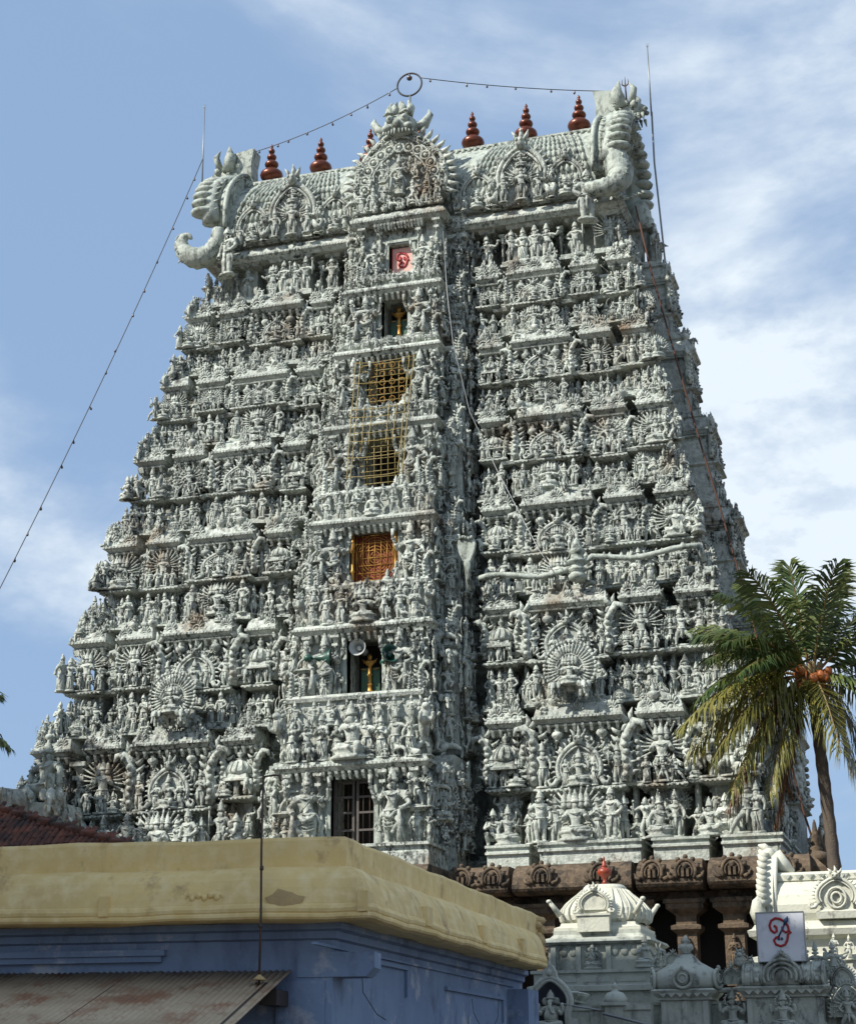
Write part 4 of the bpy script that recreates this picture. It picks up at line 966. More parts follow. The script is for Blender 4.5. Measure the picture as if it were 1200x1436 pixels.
        for i in range(10): carve(RNG.choice(('seated_statue', 'beast_statue', 'seated_statue')), RNG.randrange(4), FRONT, -1.5 + i * .333, n - .12, zc + .38, .42, gb, RNG.uniform(-.4, .4))
        # lion mask with bulging eyes, teeth and ears above the gable
        k = MB(); y = -n + .35; z = zc + 3.72
        k.ell((0, y, z), (.62, .42, .46), 12, 8); k.ell((0, y - .36, z - .06), (.17, .18, .17), 8, 6)
        for s in (-1, 1):
            k.ell((s * .27, y - .34, z + .14), (.16, .14, .16), 9, 6); k.ell((s * .27, y - .47, z + .14), (.06, .05, .06), 6, 4)
            k.tube([(s * .10, y - .40, z + .30), (s * .30, y - .42, z + .40), (s * .52, y - .3, z + .34)], [.05, .07, .03], 5)
            k.ell((s * .40, y - .26, z - .16), (.2, .18, .14), 8, 5)
            k.tube([(s * .30, y - .1, z + .35), (s * .40, y, z + .72), (s * .30, y + .0, z + 1.02)], [.2, .15, .02], 6)
            k.tube([(s * .12, y - .15, z + .4), (s * .15, y - .12, z + .75), (s * .08, y - .1, z + .95)], [.14, .12, .02], 6)
            for j in range(5): k.tube([(s * (.08 + j * .11), y - .36 + j * .03, z - .26), (s * (.09 + j * .12), y - .42 + j * .03, z - .50 + .02 * j)], [.055, .012], 5)
            k.tube([(s * .55, y + .1, z - .05), (s * .85, y + .15, z + .05), (s * 1.05, y + .2, z + .42), (s * 1.0, y + .2, z + .62)], [.16, .2, .12, .02], 7)
        k.tube([(0, y + .1, z + .4), (0, y + .12, z + .95), (0, y + .12, z + 1.08)], [.16, .1, .06], 7)
        k.build('lion_mask', M_SMOOTH, gb)
    # roof ends: horseshoe gable ends with rolled collars, curled trunks and beast heads
    for s in (-1, 1):
        X = s * (LX + .22)
        c = MB(); n = 26; pts = []
        for i in range(n + 1):
            t = i / n; th = lerp(-.25, pi + .25, t); pts.append((-cos(th) * 2.05 * (1 - .0 * t), 31.55 + 2.15 * sin(th) * (1 + .12 * max(0, sin(th)) ** 8)))
        ply = [(y, z) for y, z in pts]
        vs = [(X - s * .25, y, z) for y, z in ply] + [(X + s * .12, y, z) for y, z in ply]; k = len(ply)
        fs = [(j, (j + 1) % k, (j + 1) % k + k, j + k) for j in range(k)] + [tuple(range(k)), tuple(range(2 * k - 1, k - 1, -1))]
        c.add(vs, fs)
        e = c.build('roof_end', M_SMOOTH, tower)
        r = MB()
        for off, rad in ((0.0, .11), (.22 * s, .09)): r.tube([(X + off, y * .97, z) for y, z in pts], rad, 6)
        r.tube([(X - s * .2, y * 1.06, 31.55 + (z - 31.55) * 1.05) for y, z in pts], .09, 6)
        r.build('end_moulding', M_SMOOTH, e)
        def trunk(m, pts, rad, n):
            P = []; Q = []; k = len(pts)
            for i in range(k - 1):
                a0, a1, a2, a3 = [Vector(pts[max(0, min(k - 1, i + d))]) for d in (-1, 0, 1, 2)]
                for j in range(5):
                    t = j / 5; P.append(tuple(.5 * ((2 * a1) + (a2 - a0) * t + (2 * a0 - 5 * a1 + 4 * a2 - a3) * t * t + (3 * a1 - a0 - 3 * a2 + a3) * t ** 3)))
                    Q.append(lerp(rad[i], rad[i + 1], t) * (1.05 if j % 2 else .96))
            P.append(tuple(pts[-1])); Q.append(rad[-1]); m.tube(P, Q, n)
            for i in range(3, len(P) - 4, 2):   # scroll ridge along the outer curve
                c_ = Vector(P[i]); M = Matrix.Translation(c_ + Vector((s * Q[i] * .55, -Q[i] * .75, 0))) @ Matrix.Rotation(i * .8, 4, 'Y') @ Matrix.Scale(.2, 4); m.join(ORN['leaf_scroll' if i % 4 else 'rosette'], M)
        # rolled collar down the front edge
        for fb in (-1, 1):
            cl = MB()
            for i in range(8):
                t = .085 + i * .046; th = lerp(-.25, pi + .25, t)
                y = fb * cos(th) * 2.2; z = 31.55 + 2.2 * sin(th)
                cl.ell((X + s * (.66 + .06 * sin(i * .45)), y, z), (.46 - .012 * i, .40, .185), 12, 8)
                flame(cl, X + s * .3, y - .05, z, .3, -1.2 * s)
            cl.tube([(X + s * (.34 + .10 * sin(i * .5)), fb * cos(lerp(-.25, pi + .25, .03 + i * .05)) * 2.12, 31.55 + 2.15 * sin(lerp(-.25, pi + .25, .03 + i * .05))) for i in range(9)], [.34, .34, .30, .28, .28, .28, .28, .30, .34], 10)
            # trunk curling out at the foot
            y = fb * 2.05
            if s < 0: trunk(cl, [(X + s * .05, y, 31.0), (X + s * .12, y, 30.5), (X + s * .36, y + fb * .03, 30.08), (X + s * .78, y + fb * .06, 29.92), (X + s * 1.2, y + fb * .08, 30.08), (X + s * 1.46, y + fb * .08, 30.42), (X + s * 1.46, y + fb * .08, 30.76), (X + s * 1.26, y + fb * .08, 30.88), (X + s * 1.1, y + fb * .08, 30.74)], [.24, .30, .36, .40, .36, .28, .20, .13, .05], 12)
            else: trunk(cl, [(X + s * .5, y, 31.6), (X + s * .62, y + fb * .05, 31.0), (X + s * .72, y + fb * .18, 30.55), (X + s * .45, y + fb * .32, 30.2), (X + s * .0, y + fb * .4, 30.12), (X - s * .45, y + fb * .38, 30.25)], [.40, .46, .44, .36, .30, .16], 12)
            for q in range(9): flame(cl, X + s * (.25 + .14 * q), y - .1, 29.75 + .05 * abs(q - 4), .26, s * (.9 + .15 * q))
            cl.build('rolled_collar', M_SMOOTH, e)
        # beast head looking outwards, its tall ears, and the square crest behind it
        h = MB(); zt = 33.6
        h.tube([(X - s * .1, 0, zt - .2), (X + s * .3, 0, zt + .25), (X + s * .65, 0, zt + .62), (X + s * 1.0, 0, zt + .72), (X + s * 1.3, 0, zt + .6)], [.62, .50, .40, .34, .20], 10)
        for q in (-1, 1):
            h.tube([(X + s * .55, q * .35, zt + .7), (X + s * .40, q * .5, zt + 1.25), (X + s * .5, q * .42, zt + 1.75)], [.26, .22, .02], 7)
            h.tube([(X + s * .9, q * .3, zt + .85), (X + s * 1.02, q * .42, zt + 1.35), (X + s * .86, q * .4, zt + 1.62)], [.15, .12, .02], 6)
            h.ell((X + s * .98, q * .34, zt + .78), (.15, .13, .15), 8, 6); h.ell((X + s * 1.35, q * .16, zt + .62), (.09, .09, .09), 6, 5)
            for j in range(4): h.tube([(X + s * (.8 + .15 * j), q * .26, zt + .42), (X + s * (.82 + .16 * j), q * .27, zt + .14)], [.07, .015], 5)
            h.tube([(X + s * .5, q * .5, zt + .3), (X + s * .62, q * .62, zt - .2), (X + s * .5, q * .66, zt - .75)], [.2, .18, .08], 7)
        h.tube([(X + s * .45, 0, zt + .25), (X + s * .85, 0, zt + .0), (X + s * 1.1, 0, zt + .05)], [.3, .22, .1], 7)
        for i in range(34):
            t = RNG.random(); a = RNG.uniform(0, 6.28); sc_ = RNG.uniform(.14, .26)
            M = Matrix.Translation((X + s * lerp(-.1, 1.1, t), -lerp(.68, .42, t) * (1 if i % 3 else -1), zt + lerp(-.9, .9, RNG.random()) * .8 + .1)) @ Matrix.Rotation(a, 4, 'Y') @ Matrix.Scale(sc_, 4)
            h.join(ORN[RNG.choice(('leaf_scroll', 'rosette'))], M)
        h.build('beast_head', M_SMOOTH, e)
        f = MB()
        pf = [(0.05, 33.2), (.20, 33.7), (.34, 34.3), (.36, 35.02), (1.32, 35.15), (1.22, 34.55), (1.26, 33.9), (1.5, 33.3)]
        ff = [(X + s * (.85 - a), z) for a, z in pf]
        if s > 0: ff = ff[::-1]
        f.plate([(x, z) for x, z in ff][::-1] if True else ff, -.34, .34); f.build('square_crest', M_SMOOTH, e)
        # figures on the end face
        for ang in ((RIGHT,) if s > 0 else (LEFT,)):
            for u, z, hh in ((0, 30.6, 1.5), (-.8, 30.4, 1.0), (.8, 30.4, 1.0), (-1.3, 30.3, .8), (1.3, 30.3, .8), (0, 32.3, .8), (-.7, 31.7, .7), (.7, 31.7, .7)):
                carve('standing_statue', pick('standing_statue'), ang, u, LX + .42, z, hh / 1.15, e)
            sc = MB(); scrolls(sc, ang, -1.6, 1.6, LX + .36, 30.6, 33.2, 8, (.16, .3)); sc.build('scrollwork', M_STONE, e, kind='stuff')
        # the leaning bearers under the trunks
        carve('carrier_statue', 1, FRONT, s * 6.55, 2.35, 29.0 if s > 0 else 28.9, 1.75, e, s * .5, 1.1, s > 0)
    # large masks and discs that show against the sky on the right flank
    m = MB()
    for (z, y) in ((30.6, .2), (30.2, .9)): m.ell((WH(29.7) + .35, y, z - 1.2), (.14, .34, .55), 8, 6)
    m.build('shield_carving', M_SMOOTH, tower)
top()

# ---- stone base storey, brown granite
def base():
    m = MB(); m.box(-11.6, 11.6, -5.7, 7.5, 0.0, 6.45); core = m.build('granite_base', M_GRANITE, tower)
    d = MB(); d.box(-11.3, 11.3, -5.72, -5.70, .3, 6.4); d.build('hall_shade_sheet', M_DARK, core)  # near-black sheet stands in for the deep shade behind the pillars
    cuts = [(-12.9, -8.75), (-8.6, -5.6), (-5.45, -2.9), (-2.75, 2.75), (2.9, 4.65), (4.77, 8.05), (8.17, 9.95), (10.07, 12.75)]
    for a, b in cuts:
        c = MB(); e = .0 if a > -2.7 or b < 2.7 else .0
        pr = [(-.22, 6.42), (-.05, 6.50), (0, 6.57), (0, 6.68), (-.04, 6.70), (-.07, 6.86), (-.16, 7.04), (-.34, 7.18), (-.45, 7.235)]
        y = 7.55 if not (a <= -2.7 and b >= 2.7) else 8.9
        c.rects([(a - o * .1, b + o * .1, -y - o, -5.0, z) for o, z in pr]); p = c.build('granite_eave', M_GRANITE, core)
        n = max(2, int((b - a) / 1.2))
        for i in range(n):
            kk = MB()
            u = a + (b - a) * (i + .5) / n
            for rr, ra in ((.27, .055), (.19, .03)): kk.tube([(u + rr * cos(t), -y - .02 + .10 * max(0, sin(t)), 6.86 + rr * 1.15 * sin(t)) for t in [lerp(-.6, pi + .6, j / 14) for j in range(15)]], ra, 5)
            kk.box(u - .10, u - .03, -y - .09, -y + .1, 6.72, 6.95); kk.box(u + .03, u + .10, -y - .09, -y + .1, 6.72, 6.93)
            kk.ell((u, -y + .0, 6.99), (.09, .08, .09), 7, 5)
            for j in range(5): t = lerp(.3, pi - .3, j / 4); kk.ell((u + .33 * cos(t), -y + .10 * sin(t), 6.88 + .37 * sin(t)), (.075, .07, .075), 6, 4)
            for s in (-1, 1): kk.tube([(u + s * .30, -y, 6.68), (u + s * .44, -y, 6.74), (u + s * .48, -y + .03, 6.86)], [.07, .055, .02], 5)
            kk.build('eave_gable_ornament', M_GRANITE, p)
    sd = MB()
    for x0, x1 in ((11.6, 13.2),):
        sd.rects([(x0, x1 - .2, -6.9, 6.9, 6.42), (x0, x1, -7.1, 7.1, 6.57), (x0, x1, -7.1, 7.1, 6.68), (x0, x1 - .1, -7.1, 7.1, 6.9), (x0, x1 - .45, -6.9, 6.9, 7.235)])
        sd.build('granite_eave', M_GRANITE, core); sd = MB()
        sd.rects([(-x1 + .2, -x0, -6.9, 6.9, 6.42), (-x1, -x0, -7.1, 7.1, 6.57), (-x1, -x0, -7.1, 7.1, 6.68), (-x1 + .1, -x0, -7.1, 7.1, 6.9), (-x1 + .45, -x0, -6.9, 6.9, 7.235)])
    sd.build('granite_eave', M_GRANITE, core)
    # pillars with bracket capitals and little figures
    pm = MB(); pm.rects([(-.34, .34, -.34, .34, 0), (-.34, .34, -.34, .34, .5), (-.26, .26, -.26, .26, .56), (-.26, .26, -.26, .26, 1.6)])
    pm.lathe([(.25, 1.6), (.25, 3.3), (.32, 3.36), (.32, 3.5), (.24, 3.55), (.30, 3.9), (.22, 3.95)], n=8)
    pm.rects([(-.26, .26, -.26, .26, 3.95), (-.26, .26, -.26, .26, 5.3), (-.4, .4, -.4, .3, 5.42), (-.4, .4, -.4, .3, 5.52), (-.27, .27, -.27, .3, 5.56), (-.27, .27, -.27, .3, 5.78), (-.5, .5, -.5, .3, 5.95), (-.5, .5, -.5, .3, 6.07), (-.56, .56, -.55, .3, 6.10), (-.56, .56, -.55, .3, 6.2)])
    pm.rects([(-.8, .8, -.22, .22, 6.2), (-.95, .95, -.25, .22, 6.41)])
    J = human(0, [A_PRAY(-1), A_PRAY(1)], crown=.7); pm.join(J, trs((0, -.34, 4.35), 0, .85))
    me = pm.mesh('granite_pillar', M_GRANITE)
    for x in (-11, -9.2, -7.2, -5.2, -3.4, 3.5, 4.45, 5.5, 7.25, 8.0, 9.35, 10.6, 11.8): place('granite_pillar', me, core, (x, -6.55, 0))
    # dark pots and finials along the right-hand edge of the base
    pot = MB().lathe([(.30, 0), (.22, .08), (.36, .2), (.42, .36), (.30, .5), (.16, .56), (.2, .62), (.12, .72), (.16, .8), (.1, 1.05), (.05, 1.4), (.02, 1.5)], n=12).mesh('granite_finial', M_GRANITE)
    for y in (-5.4, -3.9, -2.3): place('granite_finial', pot, core, (12.75, y, 7.0), scale=.9)
base()

# ---- special carvings seen on the right half
def specials():
    # cobra hood rising beside the middle bay, its body roped across the storey round a churning post
    c = MB(); X, Y, Z = 2.98, -DH(17) - .40, 16.65
    c.tube([(X + .05, Y, Z - .9), (X + .02, Y - .05, Z - .4), (X, Y - .08, Z + .06)], [.08, .09, .12], 9); s_ = .55
    vs = [(-.20, 0), (.20, 0), (.42, .5), (.52, .95), (.46, 1.25), (.30, 1.38), (.22, 1.32), (.12, 1.42), (0, 1.36), (-.12, 1.42), (-.22, 1.32), (-.30, 1.38), (-.46, 1.25), (-.52, .95), (-.42, .5)]
    c.plate([(X + x * s_, Z + z * s_) for x, z in vs], Y - .16, Y - .02)
    for i in range(5): c.ell((X - .18 + .09 * i, Y - .2, Z + .73 + .03 * sin(i * 1.57)), (.05, .06, .06), 6, 5)
    c.build('cobra_hood', M_SMOOTH, tower)
    r = MB(); xs = [3.2 + .4 * i for i in range(18)]; pts = []
    for i, x in enumerate(xs): pts.append((x, -DH(16.4) - .10 - .06 * sin(i), 16.05 + .09 * sin(x * 2.1) + (.25 if x > 6.6 else 0) + .02 * x))
    pts += [(10.0, -DH(16.4) + .0, 16.55), (10.12, -DH(16.2) + .1, 16.1)]
    r.tube(pts, [.085 + .012 * (i % 2) for i in range(len(pts))], 8); r.build('serpent_body', M_SMOOTH, tower)
    for i in range(13):
        x = 3.5 + i * .5
        if abs(x - 6.35) > .4: carve('standing_statue', RNG.choice((0, 2, 3, 7, 9)), FRONT, x, DH(16.4) + .02, 15.62, .74, tower, RNG.uniform(-.6, .6))
    p = MB(); p.M = Matrix.Translation((6.35, -DH(16.2) - .14, 15.75)) @ Matrix.Diagonal((.85, .85, .62, 1))
    p.lathe([(.12, 0), (.30, .12), (.34, .3), (.26, .42), (.24, .5), (.33, .56), (.33, .66), (.24, .72), (.24, .9), (.36, .96), (.36, 1.06), (.25, 1.12), (.22, 1.4), (.30, 1.46), (.28, 1.6), (.2, 1.7), (.18, 1.95), (.10, 2.1), (.02, 2.25)], n=14)
    p.M = None; p.build('churning_post', M_SMOOTH, tower)
    # great fan of arms on the wide bay, both halves
    for s in (-1, 1):
        X = s * 6.25; Y = -DH(12.2) - .18; Z = 12.95; f = MB()
        for i in range(31):
            t = lerp(-.85, pi + .85, i / 30); c_, s_ = cos(t), sin(t)
            f.tube([(X + .30 * c_, Y - .05, Z + .30 * s_), (X + .52 * c_, Y - .16, Z + .52 * s_ - .03), (X + .74 * c_, Y - .12, Z + .74 * s_)], [.036, .036, .03], 5)
            f.ell((X + .755 * c_, Y - .13, Z + .755 * s_), (.06, .05, .06), 5, 4)
        f.ell((X, Y + .02, Z), (.70, .12, .70), 16, 8)
        f.build('fan_of_arms', M_STONE, tower)
        carve('seated_statue', 3, FRONT, X, -Y + .22, Z - .55, .98, tower, 0, 1.1)
        for q in (-1, 1): carve('beast_statue', 1, FRONT, X + q * .38, DH(11.8) + .28, 11.98, .62, tower, q * .3)
    # giant seated bearer and elephants at the lower left corner
    X, Z = -9.9, 9.75
    b = human(0, [(-1, (-.28, -.02, .42), (-.27, -.05, .20)), (1, (.28, -.02, .42), (.24, -.05, .20))], legs=[(-1, (-.24, -.16, .20), (-.04, -.2, .06)), (1, (.24, -.16, .34), (.2, -.1, .05))], seat=.22, k=1.25, crown=.8, sub=2, face=True)
    place('giant_bearer', b.mesh('giant_bearer', M_SMOOTH), tower, (X, -6.95, Z), rz=-.3, scale=2.25)
    rk = MB(); rk.rects([(-11.3, -9.0, -7.35, -5.6, 7.6), (-11.4, -9.0, -7.4, -5.6, 9.0), (-11.1, -9.3, -7.2, -5.6, 9.35), (-10.6, -9.4, -7.1, -5.6, 9.74)])
    scrolls(rk, FRONT, -11.3, -9.1, 7.36, 8.2, 9.5, 14, (.16, .3)); rk.build('rock_base', M_STONE, tower)
    for x, y, z, a, h in ((-10.85, -7.45, 9.2, -.7, 1.15), (-9.3, -7.55, 9.1, .3, 1.1), (-11.25, -7.1, 8.5, -.9, 1.1), (-8.75, -7.3, 8.6, .4, .9)):
        place('elephant_statue', mesh_of('beast_statue', 1), tower, (x, y, z), rz=a, scale=h)
specials()
flush()
# ------------------------------------------------------------------ fittings in the openings of the tower
def CDN(k): return CD(CZ[k + 1]) - .42
OM = [[(.37, .735), (.42, .695), (.42, .61), (.37, .585), (.30, .64), (.275, .735), (.315, .835), (.41, .885), (.51, .865), (.61, .81), (.67, .71), (.68, .615), (.61, .585), (.555, .625), (.545, .71)],
      [(.68, .615), (.72, .585), (.66, .545), (.635, .43), (.58, .335), (.485, .305), (.385, .345), (.35, .43), (.40, .485), (.48, .50)]]
def om_mark(w, h, th, y):
    m = MB()
    for ln in OM: m.tube([((x - .5) * w, y, (z) * h) for x, z in ln], th, 6, flat=.35)
    return m
def fittings():
    # topmost opening: pink panel with a red sacred letter
    y = -(CDN(6) - .15); z = 28.0
    s = empty('om_sign', (0.02, y, z), 0, 'pink panel with red Tamil Om letter in the topmost opening of the tower', 'sign')
    MB().box(-.40, .40, 0, .05, .12, 1.05).build('panel', M_PINK, s)
    f = MB(); f.box(-.41, -.37, -.012, .04, .10, 1.06); f.box(.37, .41, -.012, .04, .10, 1.06); f.build('frame', M_RED, s)
    MB().join(om_mark(.95, .95, .045, -.02), Matrix.Translation((0, 0, .02))).build('letter', M_RED, s)
    o = MB(); o.tube([(-.06, -.02, .42), (0, -.02, .52), (.06, -.02, .42)], .02, 5); o.build('lotus_mark', M_RED, s)
    # gilded oil-lamp boards
    def lamp(k, z, h, lab):
        y = -(CDN(k) - .45)
        s = empty('lamp_board', (.02, y, z), 0, lab, 'lamp board')
        MB().box(-.24 * h, .24 * h, .02, .06, .02, h * .72).build('board', M_GREENP, s)
        b = MB(); b.lathe([(.19, 0), (.20, .05), (.14, .09), (.06, .14), (.05, .25), (.09, .28), (.05, .32), (.045, .5), (.08, .53), (.045, .57), (.045, .74), (.10, .78), (.15, .83), (.16, .87), (.06, .88), (.05, .94), (.07, .97), (.02, 1.06)], n=12)
        b.v = [(x * h, yy * h * .5 - .05, q * h) for x, yy, q in b.v]; b.build('oil_lamp', M_GOLD, s)
        g = MB()
        for a in (-1, 1):
            g.tube([(0, -.06, .80 * h), (a * .14 * h, -.06, .86 * h), (a * .2 * h, -.06, .93 * h)], [.05 * h, .04 * h, .01], 5)
            g.tube([(a * .1 * h, -.06, .66 * h), (a * .24 * h, -.06, .68 * h)], [.02, .02], 4)
        g.build('lamp_arms', M_GOLD, s)
    lamp(1, 12.62, 1.22, 'gilded oil lamp board under the round loudspeaker in the sixth opening down')
    lamp(5, 25.2, 1.36, 'slim gilded cross-armed lamp board in the opening below the pink panel')
    # gilt grilles
    hw, zd, zt = DOORS[2]; y = -(CDN(2) + .02)
    g = empty('ring_grille', (0, y, zd), 0, 'golden grille of concentric rings before a red board in the middle bay', 'window grille'); H = zt - zd
    MB().box(-hw + .04, hw - .04, .25, .30, .25, H - .02).build('red_board', M_REDSILK, g)
    b = MB()
    for i in range(8): b.tube([(.64 * (i + 1) / 8 * cos(t), .10, H * .55 + .74 * (i + 1) / 8 * sin(t)) for t in [2 * pi * j / 26 for j in range(26)]], .012, 4, closed=True)
    b.build('ring_bars', M_GOLD, g)
    b = MB()
    for i in range(7): x = -.6 + .2 * i; b.tube([(x, .08, .2), (x, .08, H - .03)], .014, 4)
    for i in range(7): q = .25 + i * (H - .35) / 6; b.tube([(-.62, .08, q), (.62, .08, q)], .012, 4)
    b.build('cross_bars', M_GOLD, g)
    for s in (-1, 1):
        b = MB(); b.lathe([(.07, .1), (.10, .14), (.055, .2), (.05, .5), (.085, .55), (.05, .6), (.05, 1.15), (.09, 1.2), (.06, 1.3), (.10, 1.42), (.06, 1.5), (.06, H)], n=8); b.v = [(x + s * (hw - .1), yy, zz) for x, yy, zz in b.v]; b.build('gilt_column', M_GOLD, g)
    for k, nv, nh, lab in ((3, 7, 9, 'yellow lattice grille over the fourth opening up, its lower edge open'), (4, 8, 8, 'gilded lattice grille with leafy bars over the fifth opening up')):
        hw, zd, zt = DOORS[k]; y = -(CDN(k) + .16); H = zt - zd
        g = empty('lattice_grille', (0, y, zd), 0, lab, 'window grille')
        wx = hw + .12
        for i in range(nv): x = -wx + 2 * wx * i / (nv - 1); MB().tube([(x, 0, .25 if k == 3 else .05), (x, 0, H + .1)], .016, 5).build('upright_bar', M_YBAR, g)
        for i in range(nh): q = .32 + i * (H - .25) / (nh - 1); MB().tube([(-wx, -.02, q), (wx, -.02, q)], .014, 5).build('cross_bar', M_YBAR, g)
        if k == 4:
            c = MB()
            for i in range(4):
                for j in range(5):
                    x = -.5 + .33 * i; q = .35 + .3 * j; c.tube(arc(x, q, .1, 0, 2 * pi, 9, -.03)[:-1], .012, 4, closed=True)
            c.build('leaf_scroll', M_GOLD, g)
            # the screen carries on down over the row of figures
            lo = MB()
            for i in range(9):
                x = -wx + 2 * wx * i / 8; lo.tube([(x, -.34, -1.55), (x * .97, -.36, -.9), (x, -.05, .02)], .013, 4)
            for i in range(7): lo.tube([(-wx, -.36 + .03 * i, -1.45 + .22 * i), (wx, -.36 + .03 * i, -1.45 + .22 * i)], .011, 4)
            lo.build('lower_screen', M_YBAR, g)
    # wooden lattice door in the lowest opening
    hw, zd, zt = DOORS[0]; y = -(CDN(0) - .28)
    d = empty('lattice_door', (0, y, zd), 0, 'dark wooden barred double door in the lowest opening of the middle bay', 'door'); H = zt - zd
    for s in (-1, 1):
        x0, x1 = (-hw + .04, -.03) if s < 0 else (.03, hw - .04)
        b = MB(); b.box(x0, x0 + .07, -.03, .03, 0, H - .1); b.box(x1 - .07, x1, -.03, .03, 0, H - .1)
        for q in (.05, .55, 1.05, 1.5, H - .22): b.box(x0 + .07, x1 - .07, -.025, .025, q, q + .06)
        b.build('door_leaf', M_WOODP, d)
        for i in range(2): x = x0 + (x1 - x0) * (i + 1) / 3; MB().tube([(x, 0, .05), (x, 0, H - .2)], .012, 4).build('bar', M_IRON, d)
    for s in (-1, 1): MB().box(min(s * (hw - .04), s * hw), max(s * (hw - .04), s * hw), -.05, .05, 0, H).build('jamb', M_WOODP, d)
    # loudspeakers
    def horn(loc, rot, m, lab, r=.36):
        h = empty('loudspeaker', loc, 0, lab, 'loudspeaker', 'horn loudspeakers in the sixth opening'); h.rotation_euler = rot
        b = MB(); b.lathe([(.05, .55), (.06, .45), (.09, .32), (r * .55, .18), (r * .85, .06), (r, 0), (r * .97, -.02), (r * .80, .05), (r * .5, .19), (.09, .3), (.02, .33)], n=20); b.build('bell', m, h)
        MB().lathe([(.05, .1), (.075, .14), (.06, .3), (.02, .34)], n=10).build('reflex_cone', m, h)
        MB().lathe([(.02, .54), (.10, .56), (.11, .72), (.06, .78), (.01, .79)], n=12).build('driver_unit', m, h)
        MB().tube([(0, 0, .5), (.0, .16, .5), (0, .16, .62)], .02, 5).build('bracket', M_IRON, h)
    yb = -(CDN(1) + .14)
    horn((-.20, yb + .02, 14.02), (pi / 2 + pi, 0, 0), M_HORNW, 'pale round loudspeaker facing forward at the top of the sixth opening', .27)
    horn((-1.02, yb - .1, 13.72), (0, -pi / 2 + .0, .25), M_HORNG, 'green loudspeaker pointing left beside the sixth opening', .27)
    horn((.98, yb - .35, 13.66), (pi / 2 + pi - .2, 0, .65), M_HORNG, 'dark green loudspeaker with black mouth right of the sixth opening', .29)
def garlands():
    g = empty('window_garlands', (0, 0, 0), 0, 'yellow strings hung in a net around the third and fourth openings from the top', 'garland')
    rr = random.Random(8)
    def pt(x, z): k_ = CD(z) - .02; return (x, -k_ + rr.uniform(-.03, .03), z)
    for x in (-1.0, -.84, -.55, -.3, .3, .55, .84, 1.0):
        top_, bot = (24.15, 19.7) if abs(x) > .7 else (22.35, 20.9)
        m = MB(); n = 16; m.tube([pt(x * lerp(1, .92, i / n) + rr.uniform(-.015, .015), lerp(top_, bot, i / n)) for i in range(n + 1)], .016, 4); m.build('hanging_string', M_YBAR, g)
    for z in (24.1, 23.3, 22.3, 22.0, 21.7, 21.4, 21.1, 20.5, 19.8):
        m = MB(); m.tube([pt(-.98 + 1.96 * i / 8, z - .06 * sin(pi * i / 8)) for i in range(9)], .013, 4); m.build('cross_string', M_YBAR, g)
garlands()
M_WOODP = mat('grey_wood', (0.10, 0.085, 0.075), 0.7, var=(0.06, 0.05, 0.045), vscale=5)
fittings()
# ------------------------------------------------------------------ rods, ring and strings of bulbs on the tower
def cable(p0, p1, sag, n=20):
    return [tuple(Vector(p0).lerp(Vector(p1), i / n) - Vector((0, 0, sag * 4 * (i / n) * (1 - i / n)))) for i in range(n + 1)]
def bulb_string(name, pts, nb, lab, rad=.016):
    o = empty(name, pts[0], 0, lab, 'string lights', 'strings of bulbs hung from the tower top'); off = Vector(pts[0])
    m = MB(); m.tube([tuple(Vector(p) - off) for p in pts], rad, 5); m.build('wire', M_CABLE, o)
    bm = MB().lathe([(.015, 0), (.022, -.03), (.02, -.05), (.042, -.09), (.038, -.13), (.01, -.155)], n=7).mesh('bulb', M_BULB)
    for i in range(nb):
        t = (i + .5 + RNG.uniform(-.22, .22)) / nb * (len(pts) - 1); k = min(int(t), len(pts) - 2); p = Vector(pts[k]).lerp(Vector(pts[k + 1]), t - k) - off
        place('bulb', bm, o, tuple(p), rot=(RNG.uniform(-.4, .4), RNG.uniform(-.4, .4), 0))
